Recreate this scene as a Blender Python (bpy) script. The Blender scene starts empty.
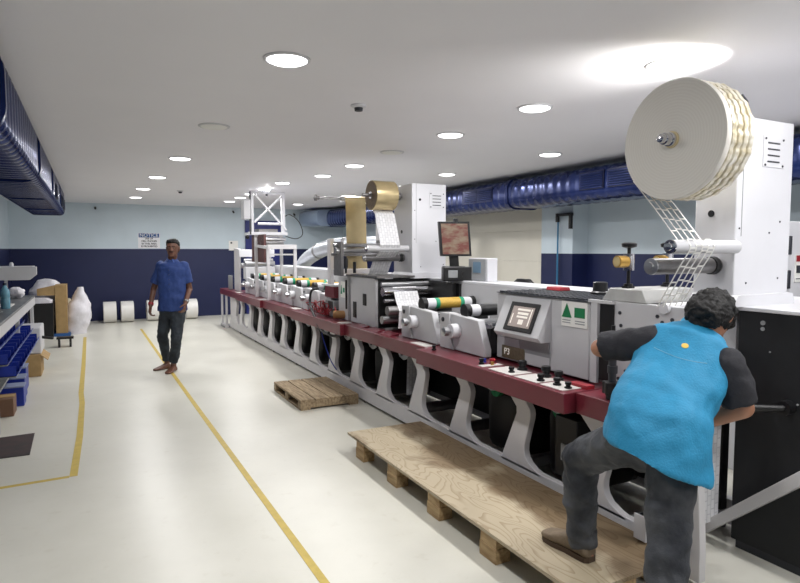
import bpy, bmesh, math, random
from mathutils import Vector, Matrix, noise
random.seed(7)
SC = bpy.context.scene
COL = SC.collection
PI = math.pi

# ------------------------------------------------------------------ camera
cam_data = bpy.data.cameras.new('camera')
cam = bpy.data.objects.new('camera', cam_data); COL.objects.link(cam)
cam.location = (0, 0, 1.55)
cam.rotation_euler = (math.radians(90 - 3.9567), 0, math.radians(-27.268))
cam_data.sensor_width = 36.0; cam_data.lens = 27.0; cam_data.clip_start = 0.05
SC.camera = cam
# ------------------------------------------------------------------ world, exposure
world = bpy.data.worlds.new('world'); SC.world = world; world.use_nodes = True
world.node_tree.nodes['Background'].inputs[0].default_value = (0.8, 0.85, 0.9, 1)
world.node_tree.nodes['Background'].inputs[1].default_value = 0.3
SC.view_settings.view_transform = 'Standard'; SC.view_settings.look = 'None'
SC.view_settings.gamma = 1.0; SC.view_settings.use_curve_mapping = False
SC.view_settings.exposure = 0.0
LAMP_W = 16.0
CEIL = 2.56

# ------------------------------------------------------------------ materials
def lin(c):
    out = []
    for v in c:
        v = v / 255.0
        out.append(v / 12.92 if v <= 0.04045 else ((v + 0.055) / 1.055) ** 2.4)
    return (*out, 1)
MATS = {}
def mat(name, rgb, rough=0.5, metal=0.0, noise_amt=0.0, nscale=8.0, bump=0.0, bscale=40.0, rgb2=None, emit=0.0, coat=0.0, alpha=1.0, stretch=None):
    if name in MATS: return MATS[name]
    m = bpy.data.materials.new(name); m.use_nodes = True
    nt = m.node_tree; b = nt.nodes['Principled BSDF']
    b.inputs['Base Color'].default_value = lin(rgb)
    b.inputs['Roughness'].default_value = rough; b.inputs['Metallic'].default_value = metal
    b.inputs['Coat Weight'].default_value = coat
    tc = nt.nodes.new('ShaderNodeTexCoord'); src = tc.outputs['Object']
    if stretch:
        mp = nt.nodes.new('ShaderNodeMapping'); mp.inputs['Scale'].default_value = stretch
        nt.links.new(src, mp.inputs[0]); src = mp.outputs[0]
    if noise_amt > 0 or rgb2:
        n = nt.nodes.new('ShaderNodeTexNoise'); n.inputs['Scale'].default_value = nscale; n.inputs['Detail'].default_value = 6
        nt.links.new(src, n.inputs['Vector'])
        r = nt.nodes.new('ShaderNodeValToRGB')
        a = lin(rgb)
        c2 = lin(rgb2) if rgb2 else tuple(max(0, x * (1 - noise_amt)) for x in a[:3]) + (1,)
        r.color_ramp.elements[0].position = 0.35; r.color_ramp.elements[1].position = 0.65
        r.color_ramp.elements[0].color = c2; r.color_ramp.elements[1].color = a
        nt.links.new(n.outputs['Fac'], r.inputs[0]); nt.links.new(r.outputs[0], b.inputs['Base Color'])
    if bump > 0:
        n2 = nt.nodes.new('ShaderNodeTexNoise'); n2.inputs['Scale'].default_value = bscale; n2.inputs['Detail'].default_value = 4
        nt.links.new(src, n2.inputs['Vector'])
        bp = nt.nodes.new('ShaderNodeBump'); bp.inputs['Strength'].default_value = bump; bp.inputs['Distance'].default_value = 0.01
        nt.links.new(n2.outputs['Fac'], bp.inputs['Height']); nt.links.new(bp.outputs[0], b.inputs['Normal'])
    if emit > 0:
        b.inputs['Emission Color'].default_value = lin(rgb); b.inputs['Emission Strength'].default_value = emit
    MATS[name] = m
    return m
M_white = mat('white_paint', (214, 214, 218), 0.35, 0, 0.05, 3)
M_grey = mat('light_grey_paint', (200, 200, 203), 0.4, 0, 0.06, 4)
M_grey2 = mat('mid_grey_paint', (150, 152, 154), 0.45, 0, 0.08, 5)
M_frame = mat('frame_grey_paint', (214, 212, 214), 0.38, 0, 0.06, 3)
M_dark = mat('dark_grey_plastic', (48, 50, 56), 0.45)
M_black = mat('black_plastic', (16, 16, 18), 0.4)
M_blackmat = mat('matte_black_panel', (22, 24, 28), 0.62, 0, 0.2, 14)
M_inner = mat('machine_inner_black', (12, 12, 14), 0.5)
M_steel = mat('brushed_steel', (190, 190, 192), 0.28, 0.9, 0.1, 20)
M_steel2 = mat('dull_steel', (140, 138, 138), 0.4, 0.85, 0.15, 20)
M_chrome = mat('chrome', (215, 215, 218), 0.15, 1.0)
M_brass = mat('brass', (205, 165, 90), 0.3, 0.9)
M_maroon = mat('maroon_paint', (106, 34, 46), 0.35, 0, 0.1, 6, coat=0.2)
M_gold = mat('gold_foil', (216, 196, 150), 0.25, 0.6, 0.15, 9)
M_goldp = mat('gold_print_sleeve', (202, 164, 74), 0.4, 0.2, 0.15, 60)
M_brownface = mat('brown_roll_edge', (112, 92, 66), 0.5, 0.3, 0.3, 30)
M_green = mat('green_ink', (20, 140, 100), 0.5)
M_paper = mat('white_paper', (235, 234, 230), 0.6)
M_red = mat('red_plastic', (150, 34, 44), 0.4)
M_blueb = mat('blue_bin_plastic', (22, 48, 150), 0.4, 0, 0.15, 10)
M_wood = mat('raw_wood', (196, 168, 126), 0.7, 0, 0, 6, 0.3, 60, rgb2=(156, 126, 86), stretch=(8, 1, 8))
M_cardb = mat('cardboard', (176, 146, 100), 0.8, 0, 0.15, 12)
M_cable = mat('black_cable', (20, 20, 24), 0.5)
M_sack = mat('white_sack', (228, 226, 232), 0.55, 0, 0.1, 10, 0.5, 30)
M_yel = mat('yellow_floor_tape', (206, 180, 84), 0.5, 0, 0.15, 15)

def node_mat(name):
    m = bpy.data.materials.new(name); m.use_nodes = True; MATS[name] = m
    return m, m.node_tree, m.node_tree.nodes['Principled BSDF']
def wall_paint(name, h):
    m, nt, b = node_mat(name)
    g = nt.nodes.new('ShaderNodeNewGeometry'); s = nt.nodes.new('ShaderNodeSeparateXYZ'); nt.links.new(g.outputs['Position'], s.inputs[0])
    gt = nt.nodes.new('ShaderNodeMath'); gt.operation = 'GREATER_THAN'; gt.inputs[1].default_value = h; nt.links.new(s.outputs['Z'], gt.inputs[0])
    n = nt.nodes.new('ShaderNodeTexNoise'); n.inputs['Scale'].default_value = 2.0; n.inputs['Detail'].default_value = 5; nt.links.new(g.outputs['Position'], n.inputs['Vector'])
    mx = nt.nodes.new('ShaderNodeMix'); mx.data_type = 'RGBA'; nt.links.new(gt.outputs[0], mx.inputs['Factor'])
    mx.inputs['A'].default_value = lin((15, 27, 74)); mx.inputs['B'].default_value = lin((208, 222, 231))
    mx2 = nt.nodes.new('ShaderNodeMix'); mx2.data_type = 'RGBA'; mx2.blend_type = 'MULTIPLY'; mx2.inputs['Factor'].default_value = 0.18
    nt.links.new(mx.outputs['Result'], mx2.inputs['A']); nt.links.new(n.outputs['Fac'], mx2.inputs['B'])
    nt.links.new(mx2.outputs['Result'], b.inputs['Base Color'])
    b.inputs['Roughness'].default_value = 0.5
    return m
M_wallb = wall_paint('two_tone_blue_wall_back', 1.575)
M_wallr = wall_paint('two_tone_blue_wall_side', 1.50)
m, nt, b = node_mat('epoxy_floor')
M_floor = m
tc = nt.nodes.new('ShaderNodeTexCoord')
n = nt.nodes.new('ShaderNodeTexNoise'); n.inputs['Scale'].default_value = 0.9; n.inputs['Detail'].default_value = 8; n.inputs['Roughness'].default_value = 0.6
nt.links.new(tc.outputs['Object'], n.inputs['Vector'])
r = nt.nodes.new('ShaderNodeValToRGB'); r.color_ramp.elements[0].position = 0.3; r.color_ramp.elements[1].position = 0.7
r.color_ramp.elements[0].color = lin((208, 206, 194)); r.color_ramp.elements[1].color = lin((224, 222, 211))
nt.links.new(n.outputs['Fac'], r.inputs[0])
n3 = nt.nodes.new('ShaderNodeTexNoise'); n3.inputs['Scale'].default_value = 14; n3.inputs['Detail'].default_value = 6; nt.links.new(tc.outputs['Object'], n3.inputs['Vector'])
r3 = nt.nodes.new('ShaderNodeValToRGB'); r3.color_ramp.elements[0].position = 0.62; r3.color_ramp.elements[1].position = 0.78
r3.color_ramp.elements[0].color = (1, 1, 1, 1); r3.color_ramp.elements[1].color = (0.93, 0.92, 0.9, 1); nt.links.new(n3.outputs['Fac'], r3.inputs[0])
mx = nt.nodes.new('ShaderNodeMix'); mx.data_type = 'RGBA'; mx.blend_type = 'MULTIPLY'; mx.inputs['Factor'].default_value = 1
nt.links.new(r.outputs[0], mx.inputs['A']); nt.links.new(r3.outputs[0], mx.inputs['B']); nt.links.new(mx.outputs['Result'], b.inputs['Base Color'])
r2 = nt.nodes.new('ShaderNodeMapRange'); r2.inputs['To Min'].default_value = 0.22; r2.inputs['To Max'].default_value = 0.42
nt.links.new(n.outputs['Fac'], r2.inputs['Value']); nt.links.new(r2.outputs[0], b.inputs['Roughness'])
M_ceil = mat('ceiling_plaster', (235, 234, 238), 0.6, 0, 0.02, 1.5)
M_beige = mat('beige_shutter', (214, 210, 198), 0.6, 0, 0.04, 3)

def duct_mat():
    m, nt, b = node_mat('blue_duct_film')
    b.inputs['Base Color'].default_value = lin((28, 48, 118)); b.inputs['Metallic'].default_value = 0.45; b.inputs['Roughness'].default_value = 0.22
    tc = nt.nodes.new('ShaderNodeTexCoord'); n = nt.nodes.new('ShaderNodeTexNoise'); n.inputs['Scale'].default_value = 3; nt.links.new(tc.outputs['Object'], n.inputs['Vector'])
    rr = nt.nodes.new('ShaderNodeValToRGB'); rr.color_ramp.elements[0].color = lin((20, 29, 70)); rr.color_ramp.elements[1].color = lin((40, 58, 116))
    nt.links.new(n.outputs['Fac'], rr.inputs[0]); nt.links.new(rr.outputs[0], b.inputs['Base Color'])
    return m
M_duct = duct_mat()
M_ductdark = mat('dark_blue_grille', (10, 16, 50), 0.4, 0.3)
M_alu = mat('aluminium_flex_foil', (190, 194, 200), 0.4, 0.5, 0.1, 12)

def web_mat(name, base, mark, sx, sy):
    m, nt, b = node_mat(name)
    tc = nt.nodes.new('ShaderNodeTexCoord'); sp = nt.nodes.new('ShaderNodeSeparateXYZ'); nt.links.new(tc.outputs['Object'], sp.inputs[0])
    cb = nt.nodes.new('ShaderNodeCombineXYZ'); nt.links.new(sp.outputs['Z'], cb.inputs['X']); nt.links.new(sp.outputs['X'], cb.inputs['Y'])
    k = nt.nodes.new('ShaderNodeTexBrick'); k.inputs['Scale'].default_value = 1; k.inputs['Brick Width'].default_value = sx; k.inputs['Row Height'].default_value = sy
    k.inputs['Mortar Size'].default_value = .004; k.inputs['Mortar Smooth'].default_value = .5
    k.inputs['Color1'].default_value = lin(base); k.inputs['Color2'].default_value = lin(tuple(v*.93 for v in base)); k.inputs['Mortar'].default_value = lin(mark)
    nt.links.new(cb.outputs[0], k.inputs['Vector']); nt.links.new(k.outputs['Color'], b.inputs['Base Color']); b.inputs['Roughness'].default_value = 0.4
    return m
M_web = web_mat('printed_label_web', (228, 228, 230), (196, 196, 200), .05, .03)
def reel_face_mat():
    m, nt, b = node_mat('paper_reel_edge')
    tc = nt.nodes.new('ShaderNodeTexCoord'); w = nt.nodes.new('ShaderNodeTexWave'); w.wave_type = 'RINGS'; w.rings_direction = 'X'
    w.inputs['Scale'].default_value = 22; w.inputs['Distortion'].default_value = 2.5; w.inputs['Detail'].default_value = 3
    nt.links.new(tc.outputs['Object'], w.inputs['Vector'])
    rr = nt.nodes.new('ShaderNodeValToRGB'); rr.color_ramp.elements[0].color = lin((205, 201, 194)); rr.color_ramp.elements[1].color = lin((210, 207, 200))
    nt.links.new(w.outputs['Fac'], rr.inputs[0]); nt.links.new(rr.outputs[0], b.inputs['Base Color']); b.inputs['Roughness'].default_value = 0.55
    return m
M_reelface = reel_face_mat()
def ply_mat():
    m, nt, b = node_mat('plywood_sheet')
    tc = nt.nodes.new('ShaderNodeTexCoord'); mp = nt.nodes.new('ShaderNodeMapping'); mp.inputs['Scale'].default_value = (3.2, 0.9, 3)
    nt.links.new(tc.outputs['Object'], mp.inputs[0])
    n = nt.nodes.new('ShaderNodeTexNoise'); n.inputs['Scale'].default_value = 1.3; n.inputs['Detail'].default_value = 2; nt.links.new(mp.outputs[0], n.inputs['Vector'])
    mu = nt.nodes.new('ShaderNodeMath'); mu.operation = 'MULTIPLY'; mu.inputs[1].default_value = 26; nt.links.new(n.outputs['Fac'], mu.inputs[0])
    fr = nt.nodes.new('ShaderNodeMath'); fr.operation = 'FRACT'; nt.links.new(mu.outputs[0], fr.inputs[0])
    rr = nt.nodes.new('ShaderNodeValToRGB'); rr.color_ramp.elements[0].color = lin((158, 140, 112)); rr.color_ramp.elements[1].color = lin((184, 170, 144)); rr.color_ramp.elements[1].position = 0.35
    nt.links.new(fr.outputs[0], rr.inputs[0])
    n2 = nt.nodes.new('ShaderNodeTexNoise'); n2.inputs['Scale'].default_value = 2.6; n2.inputs['Detail'].default_value = 7; nt.links.new(tc.outputs['Object'], n2.inputs['Vector'])
    # worn footpath along the press side of the sheet (dirt with a shape of its own)
    sp = nt.nodes.new('ShaderNodeSeparateXYZ'); nt.links.new(tc.outputs['Object'], sp.inputs[0])
    mr = nt.nodes.new('ShaderNodeMapRange'); mr.inputs['From Min'].default_value = -0.14; mr.inputs['From Max'].default_value = 0.18; mr.inputs['To Min'].default_value = -0.14; mr.inputs['To Max'].default_value = 0.13
    nt.links.new(sp.outputs['X'], mr.inputs['Value'])
    ad = nt.nodes.new('ShaderNodeMath'); nt.links.new(n2.outputs['Fac'], ad.inputs[0]); nt.links.new(mr.outputs[0], ad.inputs[1])
    r2 = nt.nodes.new('ShaderNodeValToRGB'); r2.color_ramp.elements[0].position = 0.44; r2.color_ramp.elements[1].position = 0.58
    r2.color_ramp.elements[0].color = (1, 1, 1, 1); r2.color_ramp.elements[1].color = (0.42, 0.34, 0.26, 1); nt.links.new(ad.outputs[0], r2.inputs[0])
    mx = nt.nodes.new('ShaderNodeMix'); mx.data_type = 'RGBA'; mx.blend_type = 'MULTIPLY'; mx.inputs['Factor'].default_value = 0.9
    nt.links.new(rr.outputs[0], mx.inputs['A']); nt.links.new(r2.outputs[0], mx.inputs['B']); nt.links.new(mx.outputs['Result'], b.inputs['Base Color'])
    b.inputs['Roughness'].default_value = 0.62
    return m
M_ply = ply_mat()

# ------------------------------------------------------------------ mesh helpers
class MB:
    def __init__(s): s.v = []; s.f = []
    def add(s, vs, fs):
        vs = [tuple(v) for v in vs]
        o = len(s.v); s.v += [tuple(v) for v in vs]; s.f += [tuple(i + o for i in f) for f in fs]; return s
    def box(s, x0, x1, y0, y1, z0, z1):
        if x0 > x1: x0, x1 = x1, x0
        if y0 > y1: y0, y1 = y1, y0
        if z0 > z1: z0, z1 = z1, z0
        return s.add([(x0,y0,z0),(x1,y0,z0),(x1,y1,z0),(x0,y1,z0),(x0,y0,z1),(x1,y0,z1),(x1,y1,z1),(x0,y1,z1)],
              [(0,3,2,1),(4,5,6,7),(0,1,5,4),(1,2,6,5),(2,3,7,6),(3,0,4,7)])
    def loft(s, rings, caps=True):
        n = len(rings[0]); vs = [p for r in rings for p in r]; fs = []
        for i in range(len(rings) - 1):
            for j in range(n):
                k = (j + 1) % n
                fs.append((i*n+j, i*n+k, (i+1)*n+k, (i+1)*n+j))
        if caps: fs.append(tuple(range(n))[::-1]); fs.append(tuple(range((len(rings)-1)*n, len(rings)*n)))
        return s.add(vs, fs)
    def cyl(s, p0, p1, r, r1=None, seg=16, caps=True):
        p0 = Vector(p0); p1 = Vector(p1); r1 = r if r1 is None else r1
        d = (p1 - p0).normalized(); a = d.orthogonal().normalized(); b = d.cross(a)
        c = [(math.cos(2*PI*i/seg), math.sin(2*PI*i/seg)) for i in range(seg)]
        return s.loft([[p0 + a*x*r + b*y*r for x, y in c], [p1 + a*x*r1 + b*y*r1 for x, y in c]], caps)
    def lathe(s, p0, axis, prof, seg=24):
        p0 = Vector(p0); d = Vector(axis).normalized(); a = d.orthogonal().normalized(); b = d.cross(a)
        return s.loft([[p0 + d*t + (a*math.cos(2*PI*i/seg) + b*math.sin(2*PI*i/seg))*max(r, 1e-4) for i in range(seg)] for t, r in prof])
    def prism(s, pts, axis, a, b):
        # pts are 2D in the other two axes (x: (y,z); y: (x,z); z: (x,y))
        def P(p, t): return (t, p[0], p[1]) if axis == 'x' else (p[0], t, p[1]) if axis == 'y' else (p[0], p[1], t)
        return s.loft([[P(p, a) for p in pts], [P(p, b) for p in pts]])
    def tube(s, pts, r, seg=8):
        pts = [Vector(p) for p in pts]; rings = []
        up = None
        for i, p in enumerate(pts):
            t = (pts[min(i+1, len(pts)-1)] - pts[max(i-1, 0)]).normalized()
            if up is None: up = t.orthogonal().normalized()
            a = (up - t*up.dot(t)).normalized(); up = a; b = t.cross(a)
            rings.append([p + (a*math.cos(2*PI*j/seg) + b*math.sin(2*PI*j/seg))*r for j in range(seg)])
        return s.loft(rings)
    def sphere(s, c, r, seg=14, n=8):
        c = Vector(c); rr = Vector(r) if hasattr(r, '__len__') else Vector((r, r, r))
        rings = []
        for i in range(n + 1):
            ph = -PI/2 + PI*i/n; ph = max(min(ph, PI/2 - .05), -PI/2 + .05)
            rings.append([c + Vector((rr.x*math.cos(ph)*math.cos(2*PI*j/seg), rr.y*math.cos(ph)*math.sin(2*PI*j/seg), rr.z*math.sin(ph))) for j in range(seg)])
        return s.loft(rings)
    def capsule(s, p0, p1, r0, r1=None, seg=12, n=4):
        p0 = Vector(p0); p1 = Vector(p1); r1 = r0 if r1 is None else r1
        d = (p1 - p0).normalized(); a = d.orthogonal().normalized(); b = d.cross(a); rings = []
        def ring(c, r): return [c + (a*math.cos(2*PI*j/seg) + b*math.sin(2*PI*j/seg))*r for j in range(seg)]
        for i in range(n, -1, -1):
            t = PI/2*i/n*.97; rings.append(ring(p0 - d*math.sin(t)*r0, math.cos(t)*r0))
        for i in range(n + 1):
            t = PI/2*i/n*.97; rings.append(ring(p1 + d*math.sin(t)*r1, math.cos(t)*r1))
        return s.loft(rings)
    def build(s, name, m, parent=None, smooth=True, bevel=0.0, origin=None, kind=None, remesh=0, disp=None, smoothit=0):
        me = bpy.data.meshes.new(name)
        off = Vector((0, 0, 0))
        if parent is not None:
            off = Vector(parent['_base']) if '_base' in parent else Vector((0,0,0))
        elif origin is not None: off = Vector(origin)
        else:
            xs = [v[0] for v in s.v]; ys = [v[1] for v in s.v]; zs = [v[2] for v in s.v]
            off = Vector(((min(xs)+max(xs))/2, (min(ys)+max(ys))/2, min(zs)))
        me.from_pydata([Vector(v) - off for v in s.v], [], s.f)
        bm = bmesh.new(); bm.from_mesh(me); bmesh.ops.recalc_face_normals(bm, faces=bm.faces); bm.to_mesh(me); bm.free()
        ob = bpy.data.objects.new(name, me); COL.objects.link(ob)
        if remesh or smoothit:
            if remesh:
                md = ob.modifiers.new('r', 'REMESH'); md.mode = 'VOXEL'; md.voxel_size = remesh
            if smoothit:
                md = ob.modifiers.new('s', 'SMOOTH'); md.factor = 0.5; md.iterations = smoothit
            dg = bpy.context.evaluated_depsgraph_get()
            me2 = bpy.data.meshes.new_from_object(ob.evaluated_get(dg)); ob.modifiers.clear(); ob.data = me2
            bpy.data.meshes.remove(me); me = me2; me.name = name
        if disp:
            amp, sc = disp
            nrm = [v.normal.copy() for v in me.vertices]
            for v, nn in zip(me.vertices, nrm):
                v.co += nn * amp * (noise.noise(v.co * sc) + 0.5*noise.noise(v.co * sc * 2.3))
        me.materials.clear(); me.materials.append(m)
        if bevel > 0:
            md = ob.modifiers.new('bevel', 'BEVEL'); md.width = bevel; md.segments = 2; md.limit_method = 'ANGLE'; md.angle_limit = math.radians(40)
        if smooth:
            for p in me.polygons: p.use_smooth = True
            if not remesh: me.set_sharp_from_angle(angle=math.radians(35))
        if parent is not None:
            ob.parent = parent; ob['_base'] = tuple(off)
        else:
            ob.location = off; ob['_base'] = tuple(off)
        if kind: ob['kind'] = kind
        return ob
def tag(o, label, cat, group=None):
    o['label'] = label; o['category'] = cat
    if group: o['group'] = group
    return o
def thing(name, label, cat, loc, group=None):
    o = bpy.data.objects.new(name, None); COL.objects.link(o); o.location = loc; o['_base'] = tuple(loc)
    o.empty_display_size = 0.1
    return tag(o, label, cat, group)
def copy_tree(o, parent=None):
    c = o.copy(); COL.objects.link(c)
    if parent is not None: c.parent = parent
    for ch in list(o.children): copy_tree(ch, c)
    return c
def text_mesh(name, s, size, m, parent, loc, rot, extrude=0.0008, align='CENTER', bold=0.0, sx=1.0):
    cu = bpy.data.curves.new(name, 'FONT'); cu.body = s; cu.size = size; cu.align_x = align; cu.align_y = 'CENTER'; cu.extrude = extrude; cu.offset = bold
    cu.resolution_u = 3
    t = bpy.data.objects.new(name, cu); COL.objects.link(t)
    dg = bpy.context.evaluated_depsgraph_get()
    me = bpy.data.meshes.new_from_object(t.evaluated_get(dg)); bpy.data.objects.remove(t); bpy.data.curves.remove(cu)
    o = bpy.data.objects.new(name, me); COL.objects.link(o); me.materials.clear(); me.materials.append(m)
    for v in me.vertices: v.co.x *= sx
    base = Vector(parent['_base']) if parent is not None else Vector((0,0,0))
    o.parent = parent; o.location = Vector(loc) - base; o.rotation_euler = rot
    return o

# ------------------------------------------------------------------ setting
S = 'structure'
X0, X1, Y0, Y1 = -1.47, 6.18, -2.6, 14.65
MB().box(X0-.1, X1+.1, Y0-.1, Y1+.1, -.1, 0).build('floor', M_floor, kind=S)
MB().box(X0-.1, X1+.1, Y0-.1, Y1+.1, CEIL, CEIL+.1).build('ceiling', M_ceil, kind=S)
MB().box(X0-.1, X1+.1, Y1, Y1+.1, 0, CEIL).build('wall_back', M_wallb, kind=S)
MB().box(X0-.1, X1+.1, Y0-.1, Y0, 0, CEIL).build('wall_front', M_wallb, kind=S)
MB().box(X0-.1, X0, Y0, Y1, 0, CEIL).build('wall_left', M_wallb, kind=S)
mb = MB().box(X1, X1+.1, Y0, Y1, 0, CEIL).box(5.9, X1, 6.27, 6.91, 0, CEIL).box(5.9, X1, 10.6, Y1, 0, CEIL).box(5.9, X1, 6.91, 10.6, 2.3, CEIL)
mb.build('wall_right', M_wallr, kind=S)
# beige rolling shutter in its opening
mb = MB(); n = 5
for i in range(n):
    z0 = 2.3*i/n; mb.box(5.94, 5.99, 6.91, 10.6, z0+.001, 2.3*(i+1)/n-.001)
mb.build('door_1', M_beige, kind=S)
# navy door in the back wall with frame and handle
M_navy = mat('navy_door_paint', (24, 36, 110), 0.4)
d2 = MB().box(3.40, 4.20, 14.60, 14.65, 0, 2.20).build('door_2', M_navy, kind=S, origin=(3.8, 14.62, 0))
MB().box(3.34, 3.40, 14.585, 14.65, 0, 2.26).box(4.20, 4.26, 14.585, 14.65, 0, 2.26).box(3.40, 4.20, 14.585, 14.65, 2.20, 2.26).build('door_frame', M_navy, d2)
MB().cyl((3.47, 14.60, 1.05), (3.47, 14.55, 1.05), .012).cyl((3.47, 14.55, 1.05), (3.60, 14.55, 1.05), .010).build('door_handle', M_steel, d2)

# ------------------------------------------------------------------ ceiling lights
M_lampon = mat('lit_diffuser', (255, 255, 255), 0.5, emit=5.0)
M_lampoff = mat('unlit_diffuser', (232, 232, 228), 0.5)
def downlight(x, y, on, label, group, proto={}):
    key = on
    if key not in proto:
        t = thing('ceiling_light', label, 'ceiling light', (x, y, CEIL), group)
        ring = MB().lathe((x, y, CEIL), (0, 0, -1), [(0, .125), (.006, .125), (.010, .118), (.010, .108), (.004, .106), (0, .106)], 32)
        ring.build('trim_ring', M_white if on else M_grey, t)
        MB().lathe((x, y, CEIL-.001), (0, 0, -1), [(0, .106), (.008, .106), (.016, .09), (.018, .05)], 32).build('diffuser', M_lampon if on else M_lampoff, t)
        if on:
            ld = bpy.data.lights.new('lamp_glow', 'AREA'); ld.shape = 'DISK'; ld.size = 0.19; ld.energy = LAMP_W; ld.color = (1.0, 0.99, 0.985)
            lo = bpy.data.objects.new('lamp_glow', ld); COL.objects.link(lo); lo.parent = t; lo.location = (0, 0, -.024)
        proto[key] = t
        return t
    c = copy_tree(proto[key]); c.location = (x, y, CEIL); tag(c, label, 'ceiling light', group); return c
G1, G2, G3 = 'lit downlights in the row over the aisle', 'lit downlights in the row over the press', 'lit downlights in the row beyond the press'
for i, (y, lb) in enumerate([(3.17, 'large lit round downlight nearest the camera over the open aisle'),
        (7.06, 'lit round downlight over the aisle, just beyond the unlit one'),
        (9.0, 'lit round downlight over the aisle, third lit one from the camera'),
        (10.8, 'lit round downlight over the aisle, second from the back wall'),
        (12.6, 'lit round downlight over the aisle nearest the back wall'),
        (1.25, 'lit round downlight over the aisle beside the plywood platform'), (-.65, 'lit round downlight behind the camera on the aisle side')]):
    downlight(.96 if y < 5 else .915 if y < 8 else .86 if y < 10 else .81, y, True, lb, G1)
for y, lb in [(3.42, 'lit round downlight over the touch screen cabinet, left of the big paper reel'),
        (2.3, 'glaring lit downlight directly above the big paper reel'),
        (4.547, 'lit round downlight above and right of the foil tower'),
        (6.7, 'lit round downlight above the gold foil sheet'),
        (7.8, 'lit round downlight just left of the gold foil sheet'),
        (8.9, 'lit downlight above the flexible silver duct'), (9.95, 'glaring lit downlight above the white cross-braced gantry'),
        (10.9, 'lit downlight behind the top of the white cross-braced gantry'), (11.75, 'lit downlight left of the white gantry, nearer one of the pair'),
        (12.75, 'lit downlight left of the white gantry, farther one of the pair'),
        (1.2, 'lit downlight over the bent worker'), (.05, 'lit downlight behind the bent worker'), (-1.1, 'lit downlight behind the camera over the press line')]:
    downlight(2.60 if y > 8.5 else 2.84, y, True, lb, G2)
for x, y, lb in [(4.344, 4.975, 'lit round downlight near the right blue duct, left of the big reel'),
        (4.26, 6.9, 'lit round downlight near the right blue duct, above the monitor'),
        (4.2, 8.9, 'lit downlight over the far side, hidden behind the foil tower'), (4.1, 10.9, 'lit downlight over the far side behind the gold reel'),
        (4.1, 12.86, 'lit round downlight near the rounded far end of the right blue duct'),
        (4.35, 3.0, 'lit downlight over the far side behind the big reel'), (4.35, 1.1, 'lit downlight over the far side beside the black panel'), (4.35, -.9, 'lit downlight behind the camera on the duct side')]:
    downlight(x, y, True, lb, G3)
downlight(.932, 5.12, False, 'unlit grey round downlight over the aisle', 'unlit downlights')
downlight(2.805, 5.62, False, 'unlit small round downlight above the foil tower reel', 'unlit downlights')

def detector(x, y, label, s=1.0):
    t = thing('smoke_detector', label, 'smoke detector', (x, y, CEIL))
    MB().lathe((x, y, CEIL), (0, 0, -1), [(0, .055*s), (.012*s, .055*s), (.018*s, .045*s), (.02*s, .02*s)], 20).build('base', M_white, t)
    MB().lathe((x, y, CEIL-.019*s), (0, 0, -1), [(0, .03*s), (.022*s, .028*s), (.026*s, .01*s)], 16).build('sensor', M_dark, t)
detector(1.70, 3.93, 'white and dark smoke detector on the ceiling right of the nearest downlight')
detector(1.40, 10.9, 'small dark smoke detector on the ceiling near the back wall')
def sprinkler(x, z, label):
    t = thing('wall_camera', label, 'security camera', (x, Y1, z))
    MB().cyl((x, Y1, z), (x, Y1-.04, z), .02).build('bracket', M_grey2, t)
    MB().capsule((x, Y1-.05, z-.01), (x, Y1-.1, z-.03), .022).build('housing', M_black, t)
sprinkler(.13, 2.47, 'tiny dark camera high on the back wall beside the left duct end')
sprinkler(3.06, 2.47, 'tiny dark camera high on the back wall left of the gantry')
sprinkler(4.55, 2.45, 'tiny dark camera high on the back wall right of the gantry')

# ------------------------------------------------------------------ air ducts
def rrect(cx, cz, hw, hh, rad, n=6):
    out = []
    for qx, qz, a0 in ((1, 1, 0), (-1, 1, PI/2), (-1, -1, PI), (1, -1, 3*PI/2)):
        for i in range(n + 1):
            a = a0 + PI/2*i/n
            out.append((cx + qx*(hw-rad) + rad*math.cos(a), cz + qz*(hh-rad) + rad*math.sin(a)))
    return out
def air_duct(x0, x1, z0, z1, y0, y1, label, flanges, roundend, per=.09, amp=.012, rad=.13):
    step = per/6
    t = thing('air_duct', label, 'air duct', ((x0+x1)/2, (y0+y1)/2, z0))
    cx, cz, hw, hh = (x0+x1)/2, (z0+z1)/2, (x1-x0)/2, (z1-z0)/2
    mb = MB(); rings = []; y = y0
    i = 0
    while y < y1:
        k = amp*(.5 - .5*math.cos(2*PI*y/per))
        e = 1.0
        if y1 - y < roundend: e = math.sqrt(max(0.05, 1 - ((roundend-(y1-y))/roundend)**2))
        rings.append([(px, y, pz) for px, pz in rrect(cx, cz, (hw-k)*(.6+.4*e), (hh-k)*e, min(rad, hh*.9*e))]); y += step; i += 1
    mb.loft(rings); mb.build('duct_body', M_duct, t)
    for fy in flanges:
        ring = MB(); o = rrect(cx, cz, hw+.014, hh+.012, .14); ring.loft([[(a, fy-.025, b_) for a, b_ in o], [(a, fy+.025, b_) for a, b_ in o]])
        ring.build('joint_band', M_duct, t)
    return t
ld = air_duct(-.87, -.36, 2.13, 2.558, -1.5, 12.0, 'dark blue ribbed air duct hanging along the left of the ceiling', [1.2, 3.6, 6.0, 8.0, 10.0], .25, .15, .022, .075)
rd = air_duct(5.02, 5.58, 2.11, 2.50, -1.0, 14.3, 'long blue air duct under the ceiling along the right wall', [1.0, 4.2, 6.6, 9.0, 11.4, 13.6], .3, .15, .006)
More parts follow.
